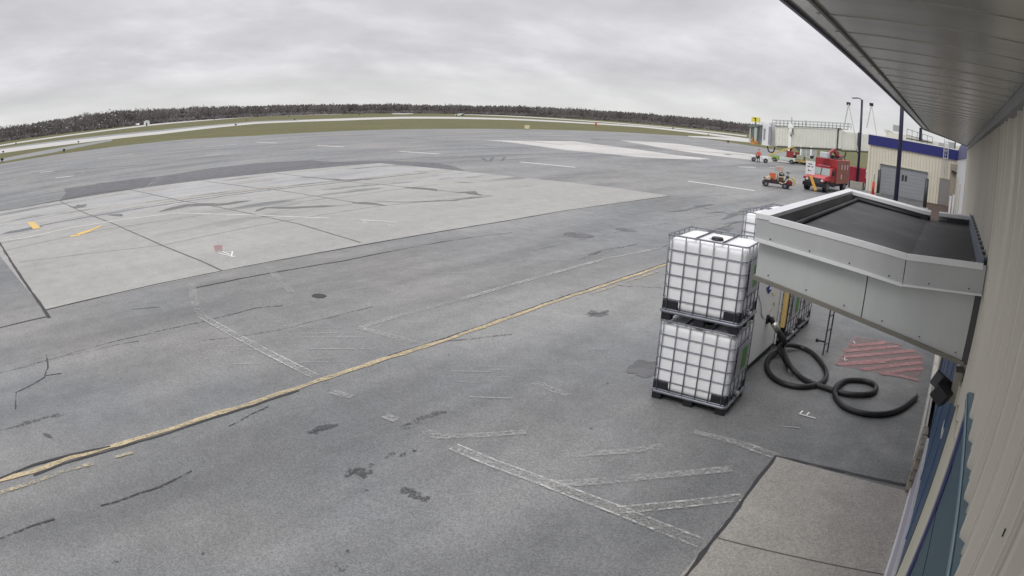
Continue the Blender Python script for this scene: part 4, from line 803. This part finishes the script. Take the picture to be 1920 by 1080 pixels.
K('basket',lambda b:(b.box((1.1,.1,2.95),(.7,.7,.5),bev=.08)),mat('pale_basket',(.55,.56,.60),.5)); K('boom_fittings',lambda b:(b.box((-.4,.4,2.85),(.5,.3,.3)),b.box((-1.7,.3,2.80),(.4,.3,.25)),b.bar((-1.2,0,3.3),(-.2,0,2.72),.08,.08)),BLK)
K('roof_lamp_bar',lambda b:b.box((.8,0,2.05),(.3,1.1,.12),bev=.03),mat('pinkish_bar',(.45,.15,.2),.4))
K('grille_bar',lambda b:[b.bb((2.9,-.55,.66+.09*i),(2.915,.55,.69+.09*i)) for i in range(5)],STEEL)
K('cab_trim',lambda b:(b.bb((.3,-1.0,.72),(1.55,1.0,.80)),b.bar((1.4,-.5,1.36),(1.52,.2,1.33),.02,.02),b.bb((-3.45,-.95,.5),(-3.38,.95,.9))),BLK)
K('roof_equipment',lambda b:(b.box((-2.4,-.5,2.78),(.8,.5,.25),bev=.03),b.tube(spline([(-3.2,.6,2.72),(-2.2,.75,2.9),(-1.0,.7,2.74),(.1,.6,2.78)],4),.05,6),b.box((-.2,-.5,2.75),(.4,.5,.18))),mat('grimy_grey',(.12,.11,.11),.7,var=.4,scale=5))
K('step',lambda b:(b.bb((.3,-1.05,.42),(.95,-.85,.47)),b.bb((.3,.85,.42),(.95,1.05,.47))),DKST)
# tarped trailer
tr_=empty('tarped_trailer',(-9.9,64.9,0),R(-80)); tag(tr_,'dark red tarpaulin-sided trailer parked between the truck and the far pole','trailer')
def K2(name,fn,m,parent=None): b=MB(); fn(b); return b.build(name,m,parent or tr_)
K2('body',lambda b:(b.box((0,0,1.35),(1.6,1.75,1.35),bev=.03)),REDT); K2('tarp_fold',lambda b:[b.bar((.82,y,1.9),(.82,y*.4,.8),.03,.05) for y in (-.7,-.3,.3,.7)],REDM); K2('frame',lambda b:b.bb((-.9,-.8,.5),(.9,.8,.66)),DGREY)
for y in (-.7,.7): wheel(tr_,.2,y,.32,.2)
rb=empty('red_crate',(-8.98,66.5,0)); tag(rb,'small red crate behind the pole base beside the far wing corner','crate'); b=MB(); b.box((0,0,.8),(.5,.6,.5),bev=.03); b.build('box',REDM,rb); b=MB(); b.box((0,0,.28),(.44,.5,.54)); b.build('stand',DGREY,rb)
# tow-behind power cart
pc=empty('ground_power_cart',(-14.25,50.6,0),R(22)); tag(pc,'orange and cream wheeled service cart standing alone on the open apron','cart')
def K3(name,fn,m,parent=None): b=MB(); fn(b); return b.build(name,m,parent or pc)
for x,y in ((-.95,-.55),(-.95,.5),(.55,-.75),(.9,.45)): wheel(pc,x,y,.22,.16)
K3('chassis',lambda b:(b.bb((-1.1,-.5,.28),(.2,.5,.55)),b.bb((.2,-.6,.26),(1.15,.5,.42))),mat('dark_maroon',(.05,.02,.035),.5))
K3('orange_locker',lambda b:b.box((-.42,-.1,.82),(.46,.6,.5),bev=.03),ORG); K3('cream_hood',lambda b:b.prism([(-1.15,.52),(-.62,.52),(-.62,.82),(-.95,.66)],1,-.5,.5),CRM)
K3('engine_block',lambda b:(b.box((.22,0,.62),(.5,.6,.5),bev=.05),b.cyl((.3,-.35,.6),(.3,.35,.6),.2,12)),mat('brown_engine',(.16,.09,.05),.6,var=.4,scale=4))
K3('cream_frame',lambda b:(b.bar((0,-.4,.3),(.0,-.4,1.3),.06,.06),b.bar((0,-.4,1.3),(.55,-.4,1.35),.06,.06),b.bar((.55,-.4,1.35),(.6,-.4,.9),.06,.06),b.bar((0,-.4,.85),(.6,-.4,.9),.08,.08),b.tube(spline([(.05,-.5,.45),(.5,-.6,.38),(.8,-.55,.75),(1.2,-.4,.6)],4),.06,6)),CRM)
K3('clear_canopy',lambda b:(b.bb((-.2,-.3,1.30),(.42,.35,1.62))),PINK); K3('dark_bulk',lambda b:(b.box((-.75,0,.55),(.7,.9,.22),bev=.04),b.box((.25,.1,.45),(.8,.8,.3),bev=.04),b.cyl((.85,.1,.5),(.85,.1,.95),.13,12)),mat('oily_dark_metal',(.05,.035,.03),.6,var=.5,scale=6))
K3('roof_panel',lambda b:(b.bb((-.7,-.3,1.38),(-.2,.35,1.48)),b.bar((.35,-.3,1.0),(.42,-.3,1.62),.05,.05)),mat('pale_grey_green',(.42,.44,.42),.5))
K3('hose_bundle',lambda b:(b.tube(spline([(-.6,-.5,.5),(-.2,-.62,.35),(.2,-.6,.6),(.5,-.5,.45),(.7,-.55,.8)],4),.035,6),b.tube(spline([(.0,.3,.9),(.3,.4,1.15),(.6,.3,1.0),(.85,.1,.75)],4),.03,6),b.box((.3,-.1,.98),(.36,.34,.16))),BLK)
K3('red_base',lambda b:b.box((.95,0,.45),(.55,.8,.35),bev=.08),REDM); K3('steering_post',lambda b:(b.bar((.82,-.1,.6),(.82,-.1,1.25),.04,.04),b.bar((.7,-.1,1.25),(.95,-.1,1.22),.07,.07),b.bar((.6,-.3,.72),(1.15,-.3,.68),.08,.08)),BLK)
K3('tail_hose',lambda b:b.tube(spline([(1.1,-.3,.9),(1.35,-.3,.75),(1.38,-.3,.45),(1.2,-.3,.3)],4),.08,7),YLM)
# white tug + marshaller
tg=empty('baggage_tug',(-27.0,86.0,0),R(200)); tag(tg,'small white baggage tug beneath the left end of the boarding bridge','tug')
def K4(name,fn,m,parent=None): b=MB(); fn(b); return b.build(name,m,parent or tg)
for x in (-.85,.8):
    for y in (-.5,.5): wheel(tg,x,y,.3,.22)
K4('body',lambda b:(b.box((-.75,0,.62),(1.0,1.15,.45),bev=.08),b.box((.95,0,.58),(.6,1.15,.5),bev=.08),b.bb((-1.2,-.5,.28),(1.2,.5,.42))),WHT)
K4('seat',lambda b:(b.box((.25,0,.6),(.5,.9,.2)),b.box((.48,0,.85),(.12,.9,.4))),BLK); K4('steering_wheel',lambda b:b.tube([(-.2+.05*math.sin(a),.2*math.cos(a),.95+.12*math.sin(a)) for a in [i*math.pi/5 for i in range(10)]],.025,5,closed=True),BLK)
pp=empty('person',(*G(1421.5,305.3),0),R(20)); tag(pp,'person in an orange vest and dark trousers standing beside the white tug','person')
def skinbody(parent):
    V=[(0,0,.92),(0,0,1.12),(0,0,1.36),(0,0,1.46),(0,.01,1.55),(0,.0,1.66),(.19,0,1.38),(.26,.02,1.12),(.24,-.12,.92),(-.19,0,1.38),(-.27,.02,1.12),(-.22,-.14,.95),(.1,0,.88),(.12,-.02,.48),(.13,.02,.08),(.13,-.12,.03),(-.1,0,.88),(-.12,.03,.48),(-.13,.05,.08),(-.13,-.09,.03)]
    Ed=[(0,1),(1,2),(2,3),(3,4),(4,5),(2,6),(6,7),(7,8),(2,9),(9,10),(10,11),(0,12),(12,13),(13,14),(14,15),(0,16),(16,17),(17,18),(18,19)]
    Rr=[.15,.14,.16,.06,.085,.09,.07,.05,.04,.07,.05,.04,.10,.07,.05,.045,.10,.07,.05,.045]
    me=bpy.data.meshes.new('body'); me.from_pydata(V,Ed,[]); o=bpy.data.objects.new('body',me); COL.objects.link(o)
    md=o.modifiers.new('skin','SKIN'); o.modifiers.new('sub','SUBSURF').levels=1; o.modifiers['sub'].render_levels=2
    for i,sv in enumerate(me.skin_vertices[0].data): sv.radius=(Rr[i],Rr[i]); sv.use_root=(i==0)
    dg=bpy.context.evaluated_depsgraph_get(); ev=o.evaluated_get(dg); m2=bpy.data.meshes.new_from_object(ev); o.modifiers.clear(); o.data=m2
    m2.materials.clear()
    for m_ in (SKIN,VEST,PANTS,BLK): m2.materials.append(m_)
    for p in m2.polygons:
        z=p.center.z; x=abs(p.center.x); p.use_smooth=True
        p.material_index=2 if z<.95 and x<.2 and z>.1 else 3 if z<=.1 else 1 if z<1.45 and not(z<1.02 and x>.2) else 0
    o.name='body'; o.parent=parent; return o
skinbody(pp)
b=MB(); b.box((0,.01,1.72),(.2,.22,.10),bev=.04); b.build('hair',BLK,pp); pp.scale=(1,1,1)
# belt loader and flat cart
bl=empty('belt_loader',(-25.9,94.3,0),R(8)); tag(bl,'belt loader with raised yellow conveyor and lime front under the boarding bridge','belt loader')
def K5(name,fn,m,parent=None): b=MB(); fn(b); return b.build(name,m,parent or bl)
K5('chassis',lambda b:(b.box((.7,0,.62),(2.4,1.5,.5),bev=.06)),mat('pale_green_white',(.55,.62,.56),.5)); K5('lime_front',lambda b:b.box((-1.15,0,.60),(1.2,1.4,.6),bev=.08),LIME)
K5('conveyor',lambda b:(b.bar((-2.3,0,.75),(1.6,0,2.55),.8,.18)),YLM); K5('conveyor_belt',lambda b:b.bar((-2.25,0,.88),(1.6,0,2.66),.6,.03),mat('lime_yellow',(.55,.60,.15),.6)); K5('lift_arm',lambda b:(b.bar((.9,0,.8),(1.0,0,2.2),.5,.1),b.bar((.4,0,.8),(1.3,0,2.3),.08,.2),b.box((1.0,.1,1.35),(1.0,.9,.9),bev=.05)),mat('deep_red',(.28,.03,.03),.6,var=.3))
for x in (-1.2,1.4):
    for y in (-.65,.65): wheel(bl,x,y,.32,.22)
cx_,cy_=G(1504,309); fc=empty('flat_cart',(cx_,cy_+1,0),R(4)); tag(fc,'yellow flatbed equipment cart with pale machinery behind the red truck','cart')
def K6(name,fn,m,parent=None): b=MB(); fn(b); return b.build(name,m,parent or fc)
K6('deck',lambda b:b.bb((-1.9,-.7,.36),(1.9,.7,.62)),YLM); K6('machinery',lambda b:(b.box((-.6,0,1.0),(1.1,1.0,.7),bev=.06),b.cyl((.5,-.4,.9),(.5,.4,.9),.3,12),b.box((1.3,0,.85),(.6,.8,.45))),mat('pale_green_machine',(.38,.42,.30),.6,var=.3,scale=2)); K6('dark_tank',lambda b:(b.box((-1.5,0,.95),(.6,1.0,.6),bev=.08),b.box((1.2,.1,1.25),(.5,.6,.5))),BLK)
for x in (-1.4,1.4):
    for y in (-.6,.6): wheel(fc,x,y,.26,.18)
r2=empty('red_tractor',(-24.6,99.8,0),R(5)); tag(r2,'dark red tow tractor half hidden behind the bridge lift column','tractor')
b=MB(); b.box((0,0,.8),(2.2,1.3,.6),bev=.08); b.box((-.3,0,1.35),(1.0,1.1,.6),bev=.08); b.build('body',mat('deep_red',(.28,.03,.03),.6),r2)
for x in (-.7,.7):
    for y in (-.6,.6): wheel(r2,x,y,.35,.22)
# ------------------------------------------------------------------ airfield furniture
def furn(name,lab,cat,px,py,parts,group=None,rz=None):
    x,y=G(px,py); e=empty(name,(x,y,-.03),math.atan2(y,x)-math.pi/2 if rz is None else rz); tag(e,lab,cat,group)
    for nm,fn,m in parts: b=MB(); fn(b); b.build(nm,m,e)
furn('taxiway_sign','pale yellow lit taxiway sign standing in the mid grass strip','sign',988,243,[('sign_face',lambda b:b.bb((-.55,-.1,.25),(.55,.1,1.05)),mat('pale_yellow_sign',(.75,.66,.38),.5)),('sign_leg',lambda b:(b.bb((-.45,-.04,0),(-.38,.04,.25)),b.bb((.38,-.04,0),(.45,.04,.25))),DGREY)])
furn('orange_marker','small orange marker beyond the mid grass strip','marker',1117,238,[('marker_panel',lambda b:b.prism([(-.5,.5),(.5,.5),(.25,1.6),(-.25,1.6)],1,-.1,.1),ORG),('marker_leg',lambda b:b.bb((-.05,-.05,0),(.05,.05,.5)),DGREY)])
furn('equipment_hut','small white equipment hut before the woods at left','hut',275,236,[('wall',lambda b:b.bb((-2,-1.5,0),(2,1.5,3.0)),WHT),('roof',lambda b:b.prism([(-2.2,3.0),(2.2,3.0),(0,3.7)],1,-1.7,1.7),WHT),('door',lambda b:b.bb((-.5,-1.54,0),(.5,-1.502,2.1)),DGREY)])
furn('parked_van','tiny white van parked left of the equipment hut','van',258,236,[('body',lambda b:b.prism([(-2.2,.4),(2.2,.4),(2.2,1.2),(1.4,1.9),(-2.2,1.9)],1,-.9,.9),WHT),('wheel',lambda b:[b.cyl((x,-.95,.35),(x,.95,.35),.35,10) for x in (-1.4,1.4)],RUB)],rz=0)
furn('utility_truck','white utility truck on the far grass in front of the woods','truck',861,217.5,[('body',lambda b:b.prism([(-2.5,.4),(2.5,.4),(2.5,1.6),(-.4,1.6),(-.8,1.1),(-2.5,1.1)],1,-.9,.9),WHT),('wheel',lambda b:[b.cyl((x,-.95,.4),(x,.95,.4),.4,10) for x in (-1.6,1.6)],RUB),('rear_box',lambda b:b.bb((1.6,-.9,.4),(2.9,.9,1.2)),DGREY)],rz=R(40))
tl=None
TL=((120,284.5,1,'at the apron edge below and left of hut'),(4,303.5,1.2,'at the far left where apron, grass and frame edge meet'),(30,270.5,1.3,'on the runway edge near the far left below the woods'),(6,287,1.1,'between the two pale pavements at the far left edge'),
(147,268,.9,'pale spot on the taxiway midway between left edge and hut'),(342,227.5,1.3,'just right of the white hut at the foot of the woods'),(402,224.8,1.4,'larger dark one on the far runway edge right of the hut'),(442,236,1.2,'on the near taxiway edge above the left white dashes'),
(462,226,1,'small one on the narrow grass strip between runway and taxiway'),(674,215.5,1.5,'isolated on the far grass near the highest point of the skyline'),(552,225.5,1.1,'nearer left of the isolated far one'),(541,219,1.2,'farther left of the isolated far one'),
(1262,242,1.4,'beyond the orange marker toward the boarding bridge'),(1365,268,1.2,'in the grass wedge closest to the boarding bridge cab'),(1328,253.5,1,'small one between the orange marker and the bridge cab'))
for px,py,s,lb in TL:
    x,y=G(px,py)
    if tl is None:
        tl=empty('taxiway_light',(x,y,-.02)); tag(tl,'low dark taxiway light or marker out in the grass','taxiway light',group='low taxiway lights in the grass')
        b=MB(); b.cyl((0,0,0),(0,0,.28),.10,8); b.build('stem',DGREY,tl); b=MB(); b.box((0,0,.40),(.5,.5,.26),bev=.06); b.build('lamp',BLK,tl); e=tl
    else: e=copy_tree(tl); e.location=(x,y,-.02)
    e.scale=(s,s,s); e['label']='low dark taxiway light '+lb
# ------------------------------------------------------------------ woods
def interp(T,x):
    for (a,va),(b_,vb) in zip(T,T[1:]):
        if x<=b_: return va+(vb-va)*(x-a)/(b_-a)
    return T[-1][1]
TH=[(-200,11),(0,12.0),(80,13.5),(150,14.5),(220,15.3),(300,13.5),(400,11.5),(480,10),(640,8.6),(830,7.4),(960,8.3),(1100,8.8),(1300,9.2),(1480,9.6),(1560,9.6)]
bw=bmesh.new(); mi=[]
def tri(a,b_,c,m):
    fce=bw.faces.new([bw.verts.new(p) for p in (a,b_,c)]); fce.material_index=m
RND=random.Random(11)
for i in range(3000):
    px=RND.uniform(-230,1700); u=(px-960)/960; depth=RND.choice((0,0,1,1,2,3)); D=575+depth*16+RND.uniform(-6,6)
    d=ray(px,230); az=math.atan2(d.x,d.y); x,y=D*math.sin(az),D*math.cos(az)
    hh_=interp(TH,px)*(1+depth*.03)*RND.uniform(.80,.97)*(1+.22*noise.noise((px*.022,depth*1.5,0))+.10*noise.noise((px*.09,depth,5)))
    ev=RND.random()<(.22 if px>900 else .14)+.35*max(0,noise.noise((px*.008,1.5,4)))
    if ev: hh_*=RND.uniform(.98,1.12)
    # trunk
    for k in range(3):
        a0=2*math.pi*k/3;a1=a0+2.1; tri((x+.22*math.cos(a0),y+.22*math.sin(a0),-.1),(x+.22*math.cos(a1),y+.22*math.sin(a1),-.1),(x,y,hh_*.85),0)
    n=50 if ev else 62
    rw=hh_*(.17 if ev else .24)
    for k in range(n):
        t=RND.random()
        if ev: z=hh_*(.12+.88*t); rr=rw*(1.05-t)*RND.random()**.5; s=RND.uniform(.4,.8)*(1.2-.6*t)
        else: z=hh_*(.25+.75*t); rr=rw*math.sin(math.pi*(.12+.80*t))*RND.random()**.5; s=RND.uniform(.3,.62)
        a=RND.uniform(0,6.28); cx=x+rr*math.cos(a); cy=y+rr*math.sin(a)
        q=RND.uniform(0,6.28); w=s*(.7 if ev else .62)
        if ev: tri((cx-w*math.cos(q),cy-w*math.sin(q),z-.3*s),(cx+w*math.cos(q),cy+w*math.sin(q),z-.3*s),(cx,cy,min(hh_*1.04,z+.6*s)),1)
        else: tri((cx-w*math.cos(q),cy-w*math.sin(q),z-.9*s),(cx+w*math.cos(q),cy+w*math.sin(q),z-.7*s),(cx+rr*.2*math.cos(a),cy+rr*.2*math.sin(a),min(hh_*1.03,z+.55*s)),0)
# low scrub along the foot of the woods
for i in range(16000):
    px=RND.uniform(-230,1700); D=RND.choice((568,574,590,606,622))+RND.uniform(-3,3); d=ray(px,230); az=math.atan2(d.x,d.y); x,y=D*math.sin(az),D*math.cos(az)
    hm=interp(TH,px)*(.22 if D<580 else .88); z=RND.uniform(0,hm); w=RND.uniform(1.1,2.3); q=RND.uniform(-.6,.6)+az
    tri((x-w*math.cos(q),y+w*math.sin(q),z-.6),(x+w*math.cos(q),y-w*math.sin(q),z-.6),(x+RND.uniform(-.5,.5),y,z+RND.uniform(.8,1.8)),2)
me=bpy.data.meshes.new('woodland'); bw.to_mesh(me); bw.free()
for m_ in (BARK,EVER,UNDER): me.materials.append(m_)
wo=bpy.data.objects.new('far_woods',me); COL.objects.link(wo); tag(wo,'long line of bare and evergreen woods along the horizon','woods',kind='stuff')
# leaf litter floor under the wood
seg=[]
for px in range(-240,1720,60):
    d=ray(px,230); az=math.atan2(d.x,d.y); seg.append(az)
P=[(566*math.sin(a),566*math.cos(a)) for a in seg]+[(720*math.sin(a),720*math.cos(a)) for a in seg[::-1]]
tag(sheet('woodland_floor',P,-.01,UNDER,None),kind='structure')
# ------------------------------------------------------------------ sky, sun
w=bpy.data.worlds.new('World'); sc.world=w; w.use_nodes=True; nt=w.node_tree; nt.nodes.clear(); L=nt.links
SE,SR=R(50),R(182)
sky=N(nt,'ShaderNodeTexSky'); sky.sky_type='NISHITA'; sky.sun_disc=False; sky.sun_elevation=SE; sky.sun_rotation=SR
b1=N(nt,'ShaderNodeBackground'); b1.inputs[1].default_value=.08; L.new(sky.outputs[0],b1.inputs[0])
tc=N(nt,'ShaderNodeTexCoord'); sx=N(nt,'ShaderNodeSeparateXYZ'); L.new(tc.outputs['Generated'],sx.inputs[0])
def mth(op,a,b_=None,c=None):
    n=N(nt,'ShaderNodeMath',operation=op)
    for i,v in enumerate((a,b_,c)):
        if v is None: continue
        if isinstance(v,(int,float)): n.inputs[i].default_value=v
        else: L.new(v,n.inputs[i])
    return n.outputs[0]
zz=mth('ADD',mth('MAXIMUM',sx.outputs[2],0.0),.20)
cb=N(nt,'ShaderNodeCombineXYZ'); L.new(mth('DIVIDE',sx.outputs[0],zz),cb.inputs[0]); L.new(mth('DIVIDE',sx.outputs[1],zz),cb.inputs[1])
mp=N(nt,'ShaderNodeMapping'); mp.inputs['Rotation'].default_value=(0,0,R(35)); mp.inputs['Scale'].default_value=(1,.78,1); L.new(cb.outputs[0],mp.inputs[0])
n1=N(nt,'ShaderNodeTexNoise'); n1.inputs['Scale'].default_value=1.35; n1.inputs['Detail'].default_value=8; n1.inputs['Roughness'].default_value=.55; n1.inputs['Distortion'].default_value=.12; L.new(mp.outputs[0],n1.inputs['Vector'])
rp=N(nt,'ShaderNodeValToRGB'); e=rp.color_ramp.elements; e[0].position=.30; e[0].color=(.50,.495,.52,1); e[1].position=.68; e[1].color=(.78,.77,.80,1); k_=rp.color_ramp.elements.new(.5); k_.color=(.62,.61,.64,1)
L.new(n1.outputs[0],rp.inputs[0])
# pale rim at the horizon, brighter overcast overhead
hz=N(nt,'ShaderNodeMapRange'); hz.inputs[1].default_value=.0; hz.inputs[2].default_value=.075; hz.inputs[3].default_value=.75; hz.inputs[4].default_value=0; L.new(sx.outputs[2],hz.inputs[0])
mx=N(nt,'ShaderNodeMixRGB'); L.new(hz.outputs[0],mx.inputs[0]); L.new(rp.outputs[0],mx.inputs[1]); mx.inputs[2].default_value=(.72,.735,.71,1)
zen=N(nt,'ShaderNodeMapRange'); zen.inputs[1].default_value=.30; zen.inputs[2].default_value=1.0; zen.inputs[3].default_value=1.0; zen.inputs[4].default_value=2.1; L.new(sx.outputs[2],zen.inputs[0])
b2=N(nt,'ShaderNodeBackground'); L.new(mx.outputs[0],b2.inputs[0]); L.new(zen.outputs[0],b2.inputs[1])
ms=N(nt,'ShaderNodeMixShader'); ms.inputs[0].default_value=.95; L.new(b1.outputs[0],ms.inputs[1]); L.new(b2.outputs[0],ms.inputs[2]); ow=N(nt,'ShaderNodeOutputWorld'); L.new(ms.outputs[0],ow.inputs[0])
sl=bpy.data.lights.new('sun','SUN'); sl.energy=.9; sl.angle=R(25); sl.color=(1,.97,.93); so_=bpy.data.objects.new('sun',sl); COL.objects.link(so_)
dv=Vector((math.sin(SR)*math.cos(SE),math.cos(SR)*math.cos(SE),math.sin(SE))); so_.rotation_euler=dv.to_track_quat('Z','Y').to_euler()
vs=sc.view_settings; vs.view_transform='Standard'; vs.look='None'; vs.gamma=1; vs.exposure=.12; vs.use_curve_mapping=False
sc.cycles.use_denoising=True; sc.cycles.max_bounces=6; sc.cycles.transparent_max_bounces=12
